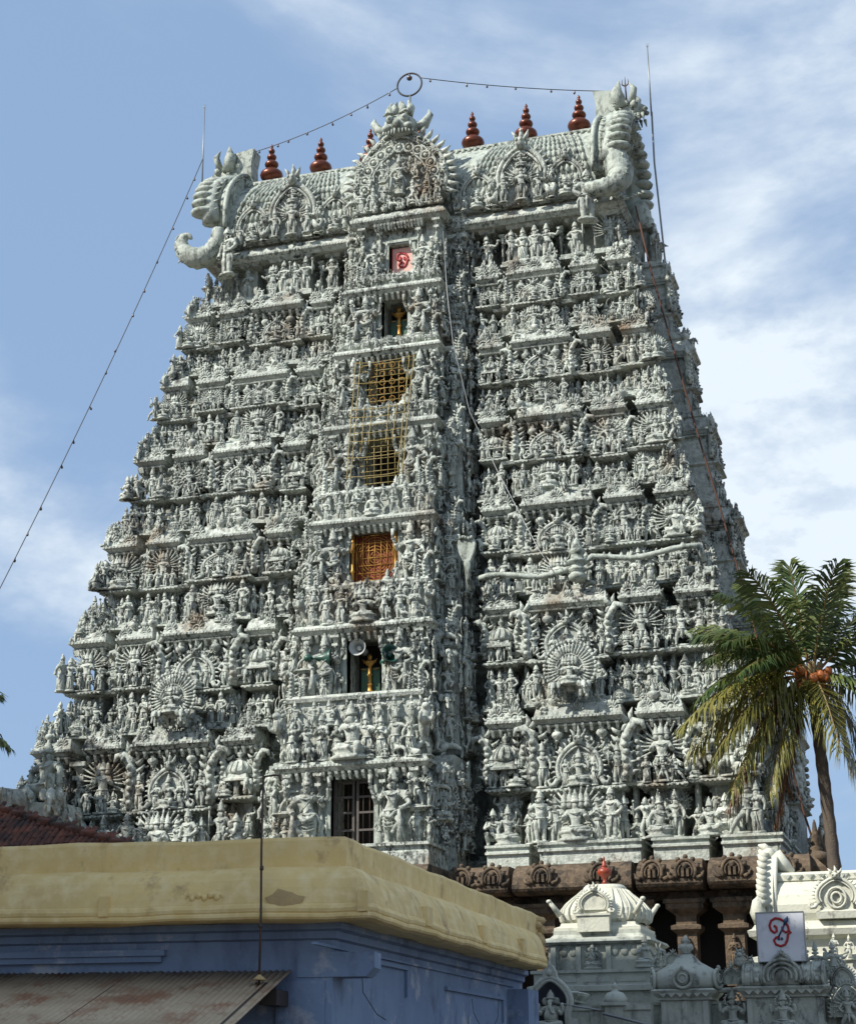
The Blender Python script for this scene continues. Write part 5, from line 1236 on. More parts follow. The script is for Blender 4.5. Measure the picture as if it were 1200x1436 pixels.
def top_gear():
    s = empty('finial_ring', (-.32, 0, 35.35), 0, 'thin metal ring with a lamp standing on top of the great gable', 'ring')
    s.location = (.06, -1.6, 34.92)
    MB().tube([(.46 * cos(t), 0, .98 + .46 * sin(t)) for t in [2 * pi * j / 36 for j in range(36)]], .035, 6, closed=True).build('ring', M_CABLE, s)
    MB().tube([(.02, 0, -.9), (.02, 0, .54)], .035, 6).build('stem', M_GALV, s)
    b = MB(); b.ell((0, 0, 1.25), (.11, .1, .10), 8, 6); b.tube([(0, 0, 1.3), (0, 0, 1.43)], .03, 5); b.build('lamp', M_BULB, s)
    bulb_string('bulb_string', cable((-6.9, 0, 35.15), (-.38, -1.6, 35.85), .22), 8, 'string of bulbs sloping from the left roof end up to the ring')
    bulb_string('bulb_string', cable((.50, -1.6, 36.1), (7.3, 0, 35.2), .12), 7, 'string of bulbs running level from the ring to the right roof end')
    bulb_string('bulb_string', cable((-8.5, -.55, 34.9), (-11.9, -9.5, 13.0), .5, 26), 17, 'long string of bulbs hanging down the sky left of the tower')
    for x, y, z0, z1, lab in ((-8.5, -.5, 33.2, 37.2, 'thin lightning rod standing on the left roof end'), (8.5, 0, 34.0, 36.85, 'tall lightning rod standing on the right roof end')):
        o = empty('lightning_rod', (x, y, z0), 0, lab, 'lightning rod', 'lightning rods on the roof ends')
        MB().tube([(0, 0, 0), (-.02, 0, z1 - z0)], [.032, .02], 6).build('rod', M_GALV, o)
        b = MB()
        for a in (-1, 0, 1): b.tube([(-.02, 0, z1 - z0 - .12), (-.02 + a * .07, 0, z1 - z0 + .1)], [.012, .004], 4)
        b.build('spikes', M_GALV, o)
    t = empty('trident', (7.72, -.3, 34.0), 0, 'dark trident fixed beside the right beast head', 'trident')
    MB().tube([(0, 0, 0), (-.05, 0, 1.2)], .03, 6).build('shaft', M_IRON, t)
    b = MB()
    for a in (-1, 0, 1): b.tube([(-.05, 0, 1.15), (-.05 + a * .12, 0, 1.25), (-.05 + a * .10, 0, 1.55 if a == 0 else 1.45)], [.025, .025, .006], 5)
    b.build('prongs', M_IRON, t)
    # earthing pipe and ropes down the right-hand corner
    c = MB(); c.tube([(8.50, .1, 34.2), (8.47, .3, 32.3), (8.57, .3, 30.3), (8.72, .3, 27.2)], .035, 6)
    tag(c.build('down_pipe', M_GALV), 'thin metal pipe running down from the right lightning rod', 'pipe')
    pts = [(8.1, -1.7, 29.6), (8.55, -1.9, 27.0), (9.2, -2.4, 24.0), (9.85, -2.9, 21.0), (10.5, -3.4, 18.2), (11.2, -4.0, 15.0), (11.9, -4.6, 11.6), (12.5, -5.2, 8.6), (12.9, -5.4, 7.0)]
    c = MB(); c.tube([(x - .02, y - .1, z) for x, y, z in pts], .032, 5); tag(c.build('hanging_rope', M_ROPE), 'rust coloured rope hanging down the shaded right flank of the tower', 'rope')
    c = MB(); c.tube([(1.95, -3.9, 28.6), (2.15, -4.2, 26.2), (2.45, -4.6, 24.2), (2.95, -4.55, 21.8), (3.9, -4.9, 19.6), (5.4, -6.0, 16.6), (6.2, -6.6, 15.3)], .014, 5)
    tag(c.build('slack_wire', M_GALV), 'slack grey wire draped across the right of the middle bay', 'wire')
M_ROPE = mat('rusty_rope', (0.075, 0.032, 0.02), .9)
top_gear()

# ------------------------------------------------------------------ yellow parapet building in the foreground
O2 = Vector((10.17, -35.05)); TF, TR = radians(8.05), radians(1.7)
DF = Vector((cos(TF), sin(TF))); DR = Vector((-sin(TR), cos(TR)))     # along the front to the right; along the right wall to the back
NF = Vector((sin(TF), -cos(TF))); NR = Vector((cos(TR), sin(TR)))     # outward normals
def corner_at(off):
    """point where both walls, moved inwards by off, meet"""
    a, b, c, d = NF.x, NF.y, NR.x, NR.y; det = a * d - b * c
    return O2 + Vector(((-off * d + off * b) / det, (-off * a + off * c) / det))
def corner_at2(o1, o2):
    a, b, c, d = NF.x, NF.y, NR.x, NR.y; det = a * d - b * c
    return O2 + Vector(((-o1 * d + o2 * b) / det, (-o2 * a + o1 * c) / det))
def sweep(m, prof, lf=14.0, lr=11.1, smooth=False, wob=0.0):
    """profile (inset, z) carried along the front and the right wall"""
    cols = []
    NS = 30
    for o, z in prof:
        c = corner_at(o); row = []
        for i in range(NS, 0, -1):
            p = c - DF * (lf * i / NS); row.append((p.x, p.y, z + wob * (sin(i * 1.1 + z * 3) + .7 * sin(i * 2.7 + 1))))
        row.append((c.x, c.y, z))
        for i in range(1, NS + 1):
            p = c + DR * (lr * i / NS); row.append((p.x, p.y, z + wob * (sin(i * .9 + z * 2) + .7 * sin(i * 2.3))))
        cols.append(row)
    n = len(cols[0]); vs = [p for r in cols for p in r]; fs = []
    for i in range(len(cols) - 1):
        for j in range(n - 1): fs.append((i * n + j, i * n + j + 1, (i + 1) * n + j + 1, (i + 1) * n + j))
    k = len(cols)
    fs.append(tuple(i * n for i in range(k))); fs.append(tuple((k - 1 - i) * n + n - 1 for i in range(k)))
    m.add(vs, fs, smooth); return m
def FP(a, o, z): p = O2 + DF * a - NF * o; return (p.x, p.y, z)      # a: along front (0 at the lip corner), o: inwards
def RP(a, o, z): p = O2 + DR * a - NR * o; return (p.x, p.y, z)
def obox(m, P, a0, a1, o0, o1, z0, z1):
    vs = [P(a0, o0, z0), P(a1, o0, z0), P(a1, o1, z0), P(a0, o1, z0), P(a0, o0, z1), P(a1, o0, z1), P(a1, o1, z1), P(a0, o1, z1)]
    if P is RP: vs = [vs[i] for i in (1, 0, 3, 2, 5, 4, 7, 6)]
    m.add(vs, [(3, 2, 1, 0), (4, 5, 6, 7), (0, 1, 5, 4), (1, 2, 6, 5), (2, 3, 7, 6), (3, 0, 4, 7)])
def yellow_house():
    h = empty('parapet_building', (O2.x, O2.y, 0), 0, 'low blue-walled building with a heavy yellow ochre parapet and eave', 'building')
    inv = Matrix.Translation((-O2.x, -O2.y, 0))
    def put(m, n, mm): 
        m.v = [tuple(inv @ Vector(p)) for p in m.v]; return m.build(n, mm, h)
    m = MB(); sweep(m, [(.50, 3.395), (.10, 3.38), (.02, 3.40), (0, 3.425), (0, 3.455), (.012, 3.47), (.0, 3.485), (-.006, 3.52), (.012, 3.56), (.03, 3.575), (.03, 3.585), (.045, 3.66), (.075, 3.76), (.12, 3.86), (.18, 3.94), (.25, 3.99), (.33, 4.02), (.40, 4.035)], lr=10.0, wob=.009)
    put(m, 'eave', M_YELLOW)
    m = MB(); sweep(m, [(.385, 3.95), (.38, 4.04), (.375, 4.2), (.38, 4.335), (.40, 4.375), (.46, 4.385), (.62, 4.38), (.66, 4.3), (.66, 3.6)], wob=.010)
    put(m, 'parapet', M_YELLOW)
    # breaks, patches and little relief motifs on the eave
    for a in (-3.15, -.06): m = MB(); obox(m, FP, a - .06, a + .06, -.02, .3, 3.47, 3.70); put(m, 'eave_knob', M_YELLOW)
    for a in (2.6, 5.6, 8.2):
        m = MB(); obox(m, RP, a - .13, a + .13, -.02, .3, 3.50, 3.74); put(m, 'eave_block', M_YELLOW)
    m = MB()
    for a in (-1.95, -4.9):
        for i in range(5):
            p = FP(a + (i - 2) * .075, .045, 3.66 + .03 * (i % 2)); m.ell(p, (.045, .03, .04), 6, 4)
        for s in (-1, 1): m.tube([FP(a + s * .1, .05, 3.68), FP(a + s * .2, .06, 3.70), FP(a + s * .22, .05, 3.65)], [.03, .025, .01], 5)
    put(m, 'relief_motif', M_YELLOW)
    m = MB(); vs = [FP(-.98 + .21 * cos(t) * (1 + .22 * sin(5 * t) + .1 * sin(9 * t)), .018, 3.60 + .13 * sin(t) * (1 + .2 * cos(3 * t) + .12 * sin(7 * t))) for t in [2 * pi * i / 18 for i in range(18)]]
    m.add(vs + [FP(-.98, -.006, 3.60)], [(i, (i + 1) % 18, 18) for i in range(18)], True); put(m, 'plaster_patch', M_PATCH)
    # raw broken end of the parapet
    m = MB(); rr = random.Random(4)
    for i in range(14): p = RP(11.02 + rr.uniform(-.05, .2), .45 + rr.uniform(-.1, .1), 4.0 + rr.uniform(-.2, .3)); m.ell(p, (rr.uniform(.08, .16), rr.uniform(.08, .14), rr.uniform(.06, .12)), 6, 4)
    put(m, 'broken_end', M_PATCH)
    # blue walls, soffit mouldings and string courses
    m = MB(); sweep(m, [(.62, -.1), (.60, 2.1), (.602, 3.0), (.60, 3.20), (.54, 3.22), (.54, 3.30), (.46, 3.32), (.46, 3.395), (.7, 3.396)], lf=13.9, lr=10.2)
    put(m, 'wall', M_BLUEW)
    m = MB(); obox(m, FP, -14, -2.55, .50, .601, 3.05, 3.12); obox(m, FP, -14, -2.6, .535, .601, 2.98, 3.048); put(m, 'string_course', M_BLUEW)
    m = MB(); obox(m, RP, -.2, 10, .56, .603, 3.10, 3.13); put(m, 'string_course', M_BLUEW)
    for a0, a1, z in ((.9, 3.6, 3.02), (5.6, 9.2, 2.86)):
        m = MB(); obox(m, RP, a0, a1, .55, .604, z, z + .05); obox(m, RP, a1 - .05, a1, .56, .603, z - .35, z - .001); put(m, 'drip_moulding', M_BLUEW)
    # beam end sticking out at the corner
    c = corner_at(.6)
    def bp(a, o, z): p = c + DF * a - NF * o; return (p.x, p.y, z)
    m = MB(); vs = []
    for z, x1 in ((2.78, .40), (2.88, .50), (3.06, .50)):
        vs += [bp(-.42, -.02, z), bp(x1, -.02, z), bp(x1, .42, z), bp(-.42, .42, z)]
    fs = [(3, 2, 1, 0), (8, 9, 10, 11)] + [(4 * i + k, 4 * i + (k + 1) % 4, 4 * i + 4 + (k + 1) % 4, 4 * i + 4 + k) for i in range(2) for k in range(4)]
    m.add(vs, fs); put(m, 'beam_end', M_BLUEW)
    # pilaster strip at the corner and a rough patch of old wall at the far end
    m = MB(); obox(m, FP, -1.2, -.62, .565, .601, 0, 2.74); put(m, 'corner_strip', M_BLUEW)
    m = MB(); obox(m, RP, 9.6, 10.4, .25, .601, .0, 3.05); put(m, 'end_pier', M_BLUEW)
    # hairline cracks as thin raised lips of plaster
    m = MB()
    for pts in ([(1.5, 2.98), (1.7, 2.80), (1.72, 2.66), (2.3, 2.42), (2.7, 2.36)], [(7.2, 2.8), (7.3, 2.6), (7.7, 2.42), (8.2, 2.40)], [(9.0, 2.95), (8.9, 2.6), (8.4, 2.3), (8.2, 2.1)]):
        m.tube([RP(a, .601, z) for a, z in pts], .007, 4)
    put(m, 'crack', M_DARK)
    # flat roof
    m = MB(); a = corner_at(.64); p = [a - DF * 13.8, a, a + DR * 11.0, a + DR * 11.0 - DF * 13.8]
    m.add([(q.x, q.y, 3.98) for q in p], [(0, 1, 2, 3)]); put(m, 'flat_roof', M_PATCH)
    m = MB(); q = [corner_at(.62) - DF * 13.9 + DR * 0, corner_at(.62) - DF * 13.9 + DR * 10.2, corner_at(.62) + DR * 10.2]
    m.add([(q[0].x, q[0].y, 0), (q[1].x, q[1].y, 0), (q[1].x, q[1].y, 3.97), (q[0].x, q[0].y, 3.97), (q[2].x, q[2].y, 0), (q[2].x, q[2].y, 3.97)], [(0, 3, 2, 1), (1, 2, 5, 4)]); put(m, 'back_wall', M_BLUEW)
    # lean-to of corrugated sheets
    lt = empty('lean_to_roof', FP(0, 0, 0), TF, 'rusty corrugated sheet lean-to roof fixed to the blue front wall', 'lean-to')
    zt, zl = 2.86, 1.94; o0, o1 = .58, -2.6
    xr = -1.02
    for i in range(8):
        x1 = xr - i * .79; x0 = x1 - .88; n = 44; vs = []; fs = []
        lift = .004 * i
        for r in range(2):
            o = (o0 + .01 * (i % 3)) if r == 0 else o1 + .06 * ((i * 7) % 3)
            z = lerp(zt, zl, (o0 - o) / (o0 - o1)) + lift
            for j in range(n + 1):
                x = x0 + (x1 - x0) * j / n - (.06 * r)
                vs.append((x, o, z + .012 * sin(2 * pi * (x1 - x0) * j / n / .076)))
        for j in range(n): fs.append((j, j + n + 1, j + n + 2, j + 1))
        m = MB(); m.add(vs, fs, True); ob = m.build('corrugated_sheet', M_SHEET, lt)
        sd = ob.modifiers.new('thickness', 'SOLIDIFY'); sd.thickness = .006
    for x in (-1.2, -3.0, -4.8, -6.6):
        MB().box(x - .03, x + .03, -2.5, .6, 1.9, 1.98).build('rafter', M_WOOD, lt)
        o = lt.children[-1]; o.rotation_euler = (math.atan((zt - zl) / (o0 - o1)), 0, 0); o.location = (0, 0, -1.94 + lerp(zt, zl, o0 / (o0 - o1)) - .12)
    for x in (-1.25, -4.0, -6.8): MB().tube([(x, -2.4, 0), (x, -2.4, 1.9)], .05, 8).build('post', M_WOOD, lt)
    MB().box(-7.2, -1.1, -2.44, -2.36, 1.86, 1.93).build('eave_beam', M_WOOD, lt)
    bk = MB(); bk.box(-1.25, -1.05, .0, .57, 2.45, 2.62); bk.build('wall_bracket', M_WOOD, lt)
    # rusty pole through the sheet
    p = empty('iron_pole', FP(-1.24, -.07, 2.60), TF, 'thin rusty iron pole with a hooked top, standing on the corrugated roof', 'pole')
    MB().tube([(0, 0, 0), (.004, 0, .8), (-.008, 0, 1.6), (-.004, 0, 2.45)], .014, 7).build('shaft', M_IRON, p)
    MB().tube([(-.004, 0, 2.40), (.02, 0, 2.44), (.14, 0, 2.45), (.19, 0, 2.44), (.21, 0, 2.38)], .012, 6).build('hook', M_IRON, p)
    for q in (.7, 1.35): MB().lathe([(.022, q), (.024, q + .02), (.022, q + .05)], n=8).build('joint', M_IRON, p)
    MB().lathe([(.09, .12), (.05, .15), (.016, .18)], n=9).build('cement_foot', M_PATCH, p)
M_PATCH = mat('bare_mortar', (0.50, 0.36, 0.17), .95, var=(0.42, 0.30, 0.15), vscale=5, bump=.4, bscale=30)
yellow_house()
# red tiled roof behind the parapet on the left
def tiled_house():
    ax, ay = 1.2, -24.6
    h = empty('tiled_house', (ax, ay, 0), .0, 'old house with a dark red clay tile roof behind the yellow parapet', 'house')
    # the right end of its hipped roof: ridge to the left, hip running down to the right
    A = Vector((-3.9, 0, 7.15)); B = Vector((3.9, -2.6, 4.85)); Cc = Vector((-12, -2.6, 4.85)); Rl = Vector((-12, 0, 7.15)); Bb = Vector((3.9, 2.6, 4.85))
    MB().box(-11.8, 3.6, -2.35, 2.35, 0, 4.7).build('wall', M_BLUEW, h)
    r = MB(); Dn = Vector((0, 0, -.10)); Cb = Vector((-12, 2.6, 4.85))
    r.add([tuple(p + Dn) for p in (A, B, Cc, Rl, Bb, Cb)], [(2, 1, 0, 3), (1, 4, 0), (4, 5, 3, 0)]); r.build('roof', M_TILE, h)
    t = MB(); t.lathe([(0.001, 0)], n=3) if False else None
    tm = MB(); n = 5; vs = []; fs = []
    for (y, rr) in ((0, .066), (.28, .054)):
        for j in range(n): th = pi * j / (n - 1); vs.append((rr * cos(th), y, rr * .8 * sin(th)))
    for j in range(n - 1): fs.append((j, j + 1, j + n + 1, j + n))
    tm.add(vs, fs, True); me = tm.mesh('roof_tile', M_TILE)
    # front slope tiles, only the stretch one can see
    u = Vector((1, 0, 0)); v = Vector((0, 2.6, 2.3)).normalized(); slope = atan2(2.3, 2.6); cnt = 0
    big = MB()
    rr = random.Random(2)
    for j in range(17):
        for i in range(84):
            x = 3.8 - i * .122 + rr.uniform(-.01, .01); s = j * .205; p = Vector((x, -2.6, 4.85)) + v * s
            hx = lerp(3.9, -3.9, s / 3.471)
            if x > hx - .02: continue
            M = Matrix.Translation(p) @ Matrix.Rotation(slope + rr.uniform(-.03, .05), 4, 'X') @ rz(rr.uniform(-.06, .06))
            if cnt < 300 and -2.4 < x < 2.4 and j > 3: 
                o = place('roof_tile', me, h); o.matrix_local = M; cnt += 1
            else: big.join(tm, M)
    big.build('far_roof_tiles', M_TILE, h, kind='stuff')
    k = MB()
    for i in range(22):
        p = A.lerp(B, i / 22); q = A.lerp(B, (i + 1.15) / 22); k.tube([tuple(p + Vector((0, 0, .0))), tuple(q + Vector((0, 0, .025)))], [.075, .09], 7)
    k.build('hip_ridge', M_TILE, h, kind='stuff')
    MB().tube([tuple(A), tuple(Rl)], .12, 7).build('ridge', M_TILE, h)
    cp = MB()
    for i in range(7): cp.ell(tuple(A + Vector((-i * .5, 0, .06))), (.26, .13, .11), 7, 4)
    cp.build('ridge_cap', M_TILE, h, kind='stuff')
tiled_house()
# ------------------------------------------------------------------ small shrines along the temple wall, bottom right
def statue_on(parent, kind, i, loc, h, m, turn=0.0, wide=1.0, name=None):
    me = mesh_of(kind, i)
    key = (kind, i, m.name)
    if key not in MESH: c = me.copy(); c.materials[0] = m; MESH[key] = c
    return place(name or kind, MESH[key], parent, loc, turn, (h * wide, h, h))
def orn_on(parent, kind, loc, sc, m, turn=0.0):
    return statue_on(parent, kind, 0, loc, 1.0, m, turn) if False else place(kind, _orn(kind, m), parent, loc, turn, sc)
def _orn(kind, m):
    key = (kind, 0, m.name)
    if key not in MESH: c = mesh_of(kind, 0).copy(); c.materials[0] = m; MESH[key] = c
    return MESH[key]
def dome_shrine():
    cx, y = 9.36, -17.5
    s = empty('dome_shrine', (cx, y, 0), 0, 'small shrine with a ribbed white dome roof and red finial beside the yellow parapet', 'shrine')
    m = MB(); m.rects([(-1.35, 1.30, -1.2, 1.2, 0), (-1.35, 1.30, -1.2, 1.2, 3.30), (-1.42, 1.37, -1.27, 1.27, 3.32), (-1.42, 1.37, -1.27, 1.27, 3.42), (-1.30, 1.25, -1.15, 1.15, 3.45), (-1.30, 1.25, -1.15, 1.15, 3.66), (-1.36, 1.31, -1.2, 1.2, 3.68), (-1.36, 1.31, -1.2, 1.2, 3.74), (-1.04, .98, -.92, .92, 3.745), (-1.04, .98, -.92, .92, 4.24), (-1.12, 1.06, -1.02, 1.02, 4.26), (-1.18, 1.12, -1.08, 1.08, 4.30), (-1.15, 1.08, -1.04, 1.04, 4.36), (-1.0, .94, -.9, .9, 4.40), (-.94, .88, -.84, .84, 4.46), (-.94, .88, -.84, .84, 4.54)])
    m.build('body', M_GSTONE, s)
    w = MB(); w.rects([(-.93, .87, -.83, .83, 4.541), (-.93, .87, -.83, .83, 4.60), (-.82, .76, -.74, .74, 4.64), (-.80, .74, -.72, .72, 4.70)]); w.build('dome_base', M_WSTONE, s)
    # ribbed dome, squarish in plan
    d = MB(); P = [(.80, 4.70), (.88, 4.77), (.90, 4.87), (.87, 4.99), (.78, 5.11), (.66, 5.22), (.54, 5.32), (.45, 5.41), (.43, 5.46), (.38, 5.51), (.12, 5.53)]
    n = 28; vs = []; fs = []
    for r, z in P:
        for j in range(n):
            th = 2 * pi * (j + .5) / n; c, q = cos(th), sin(th); e = .72
            rr = r * (1 + (.028 if j % 2 else -.028) * (z < 5.36)); tw = th
            vs.append((rr * math.copysign(abs(cos(tw)) ** e, cos(tw)) * 1.02, rr * .92 * math.copysign(abs(sin(tw)) ** e, sin(tw)), z))
    for i in range(len(P) - 1):
        for j in range(n): fs.append((i * n + j, i * n + (j + 1) % n, (i + 1) * n + (j + 1) % n, (i + 1) * n + j))
    fs.append(tuple((len(P) - 1) * n + j for j in range(n)))
    d.add(vs, fs, False); d.build('dome', M_WSTONE, s)
    r = MB()
    for j in range(28):
        th = 2 * pi * (j + .5) / 28; e = .72
        pts = []
        for q in range(8):
            rr, z = P[q]; t2 = th + .10 * q * (1 if cos(th) > 0 else -1) * .35
            pts.append((rr * 1.03 * math.copysign(abs(cos(t2)) ** e, cos(t2)) * 1.02, rr * .95 * math.copysign(abs(sin(t2)) ** e, sin(t2)), z))
        r.tube(pts, [.012, .018, .02, .02, .019, .018, .015, .012], 4)
    r.build('dome_rib', M_WSTONE, s, kind='stuff')
    f = MB(); f.lathe([(.10, 5.54), (.05, 5.60), (.05, 5.68), (.16, 5.76), (.19, 5.83), (.14, 5.90), (.06, 5.93), (.10, 5.95), (.05, 5.99), (.045, 6.06), (.02, 6.10), (.035, 6.13), (.005, 6.19)], n=14)
    f.v = [(x * .84, q * .84, 5.54 + (z - 5.54) * .90) for x, q, z in f.v]; f.build('red_finial', M_REDPOT, s)
    for sx, sy in ((-1, -1), (1, -1), (1, 1), (-1, 1)):   # upturned corner acroteria
        a = MB(); x = sx * .86 - .03; yq = sy * .78
        a.tube([(x * .92, yq * .92, 4.86), (x * 1.04, yq * 1.02, 5.02), (x * 1.12, yq * 1.08, 5.12)], [.07, .055, .045], 6); a.ell((x * 1.14, yq * 1.09, 5.14), (.06, .055, .045), 6, 4); a.build('corner_horn', M_WSTONE, s)
    nf = MB(); nf.rects([(-.40, .26, -.99, -.6, 4.50), (-.40, .26, -.99, -.6, 4.80), (-.43, .29, -1.02, -.6, 4.82), (-.43, .29, -1.02, -.6, 4.86)]); nf.build('front_niche', M_WSTONE, s)
    orn_on(s, 'torana_arch', (-.07, -.88, 4.84), (.62, .6, .52), M_WSTONE)
    for x in (-.92, -.40, .22, .86):
        MB().box(x - .05, x + .05, -1.0, -.9, 3.75, 4.22).build('pilaster', M_GSTONE, s)
    for x, k in ((-.72, 3), (.54, 3)):   # carved drapes between the pilasters
        for i in range(3):
            l = MB(); l.ell((x - .2 + .2 * i, -.93, 4.12), (.085, .03, .11), 8, 5); l.build('drape_medallion', M_GSTONE, s)
    statue_on(s, 'seated_statue', 5, (-.10, -1.0, 3.75), .60, M_GSTONE, 0, 1.1)
    statue_on(s, 'seated_statue', 2, (.98, -1.05, 3.75), .72, M_GSTONE, .5, 1.1)
    for x, a in ((-.7, 0), (.0, 0), (.72, 0)): MB().box(x - .28, x + .28, -1.165, -1.14, 3.50, 3.62).build('frieze_panel', M_GSTONE, s)
    # carved bracket on the right-hand end
    orn_on(s, 'scroll_finial', (1.22, -1.0, 3.5), (-.5, .5, .62), M_GSTONE); statue_on(s, 'beast_statue', 0, (1.38, -1.1, 3.44), .5, M_GSTONE, .6)
M_REDPOT = mat('red_lacquer_finial', (0.30, 0.045, 0.016), .4, var=(0.2, 0.03, 0.012), vscale=9)
dome_shrine()
def white_shrine():
    cx, y = 13.62, -15.6
    s = empty('barrel_shrine', (cx, y, 0), 0, 'whitewashed barrel-roofed shrine with flame-edged gable ends, right of the ribbed dome', 'shrine')
    m = MB(); m.rects([(-1.35, 1.5, -1.0, 1.0, 0), (-1.35, 1.5, -1.0, 1.0, 3.9), (-1.4, 1.55, -1.05, 1.05, 3.92), (-1.4, 1.55, -1.05, 1.05, 4.02), (-1.22, 1.4, -.9, .9, 4.06), (-1.22, 1.4, -.9, .9, 4.36), (-1.42, 1.6, -1.08, 1.08, 4.44), (-1.45, 1.62, -1.12, 1.12, 4.56), (-1.36, 1.52, -1.02, 1.02, 4.60), (-1.28, 1.46, -.95, .95, 4.72), (-1.2, 1.4, -.9, .9, 4.74)])
    m.build('body', M_WSTONE, s)
    P = [(.86, 4.74), (.93, 4.9), (.93, 5.08), (.84, 5.28), (.66, 5.46), (.46, 5.58), (.42, 5.60), (.46, 5.62), (.46, 5.74), (.36, 5.80), (.0, 5.82)]
    b = MB(); ring = [(-a, z) for a, z in P] + [(a, z) for a, z in reversed(P[:-1])]; vs = []; k = len(ring)
    for x in (-.82, 1.5): vs += [(x, a, z) for a, z in ring]
    b.add(vs, [(j, j + k, j + k + 1, j + 1) for j in range(k - 1)], False); b.build('barrel_roof', M_WSTONE, s)
    kn = MB()
    for i in range(9): kn.plate([(-.62 + .24 * i, 5.64), (-.54 + .24 * i, 5.73), (-.70 + .24 * i, 5.73)], -.50, -.45)
    kn.build('ridge_notch', M_GSTONE, s, kind='stuff')
    for x0, lab in ((-1.02, -1), (1.52, 1)):
        g = MB(); n = 22; pts = []
        for i in range(n + 1):
            th = lerp(-.28, pi + .28, i / n); pts.append((-.98 * cos(th), 5.05 + .78 * sin(th) * (1 + .45 * max(0, sin(th)) ** 5)))
        vs = [(x0 - .13, a, z) for a, z in pts] + [(x0 + .13, a, z) for a, z in pts]; k = len(pts)
        g.add(vs, [((j + 1) % k, j, j + k, (j + 1) % k + k) for j in range(k)] + [tuple(range(k - 1, -1, -1)), tuple(range(k, 2 * k))])
        g.tube([(x0 + .16, a * .9, z) for a, z in pts], .05, 5); g.tube([(x0 - .14, a * .95, z) for a, z in pts], .06, 5)
        e = g.build('gable_end', M_WSTONE, s)
        f = MB()
        for i in range(1, 20):
            th = lerp(-.1, pi + .1, i / 20); a, z = -1.0 * cos(th), 5.05 + .80 * sin(th) * (1 + .45 * max(0, sin(th)) ** 5)
            f.tube([(x0 + lab * .02, a, z), (x0 + lab * .14, a * 1.04, z + .05), (x0 + lab * .20, a * 1.06, z + .15)], [.10, .08, .015], 5)
        f.ell((x0, 0, 6.22), (.16, .18, .18), 7, 5); f.tube([(x0, 0, 6.3), (x0 + lab * .1, 0, 6.42), (x0 + lab * .22, 0, 6.45)], [.11, .08, .02], 6)
        f.tube([(x0 - lab * .1, 0, 6.2), (x0 - lab * .3, 0, 5.98), (x0 - lab * .5, 0, 5.84)], [.2, .16, .05], 7)
        f.build('flame_edge', M_WSTONE, e)
    c = MB(); c.tube([(-1.16, -.95, 4.75), (-1.22, -1.0, 4.95), (-1.20, -1.02, 5.15), (-1.12, -1.0, 5.3)], [.16, .17, .12, .03], 7); c.build('corner_leaf', M_WSTONE, s)
    gb = MB(); gb.rects([(.0, .84, -1.12, -.6, 4.76), (-.02, .86, -1.14, -.6, 4.9), (.1, .74, -1.08, -.6, 4.94), (.1, .74, -1.05, -.4, 5.3)]); gb.build('kudu_base', M_WSTONE, s)
    orn_on(s, 'torana_arch', (.42, -1.10, 4.92), (.80, .9, .70), M_WSTONE)
    for r in (.1, .19): k = MB(); k.tube([(.42 + r * cos(t), -1.12, 5.17 + r * 1.1 * sin(t)) for t in [2 * pi * j / 16 for j in range(16)]], .028, 5, closed=True); k.build('kudu_ring', M_WSTONE, s)
    for x, h in ((-.95, .55), (-.6, .5), (.3, .6), (.6, .55), (1.0, .5)): statue_on(s, 'standing_statue', int(abs(x) * 7) % 9, (x, -1.12, 3.92), h * .8, M_WSTONE, x * .3)
white_shrine()
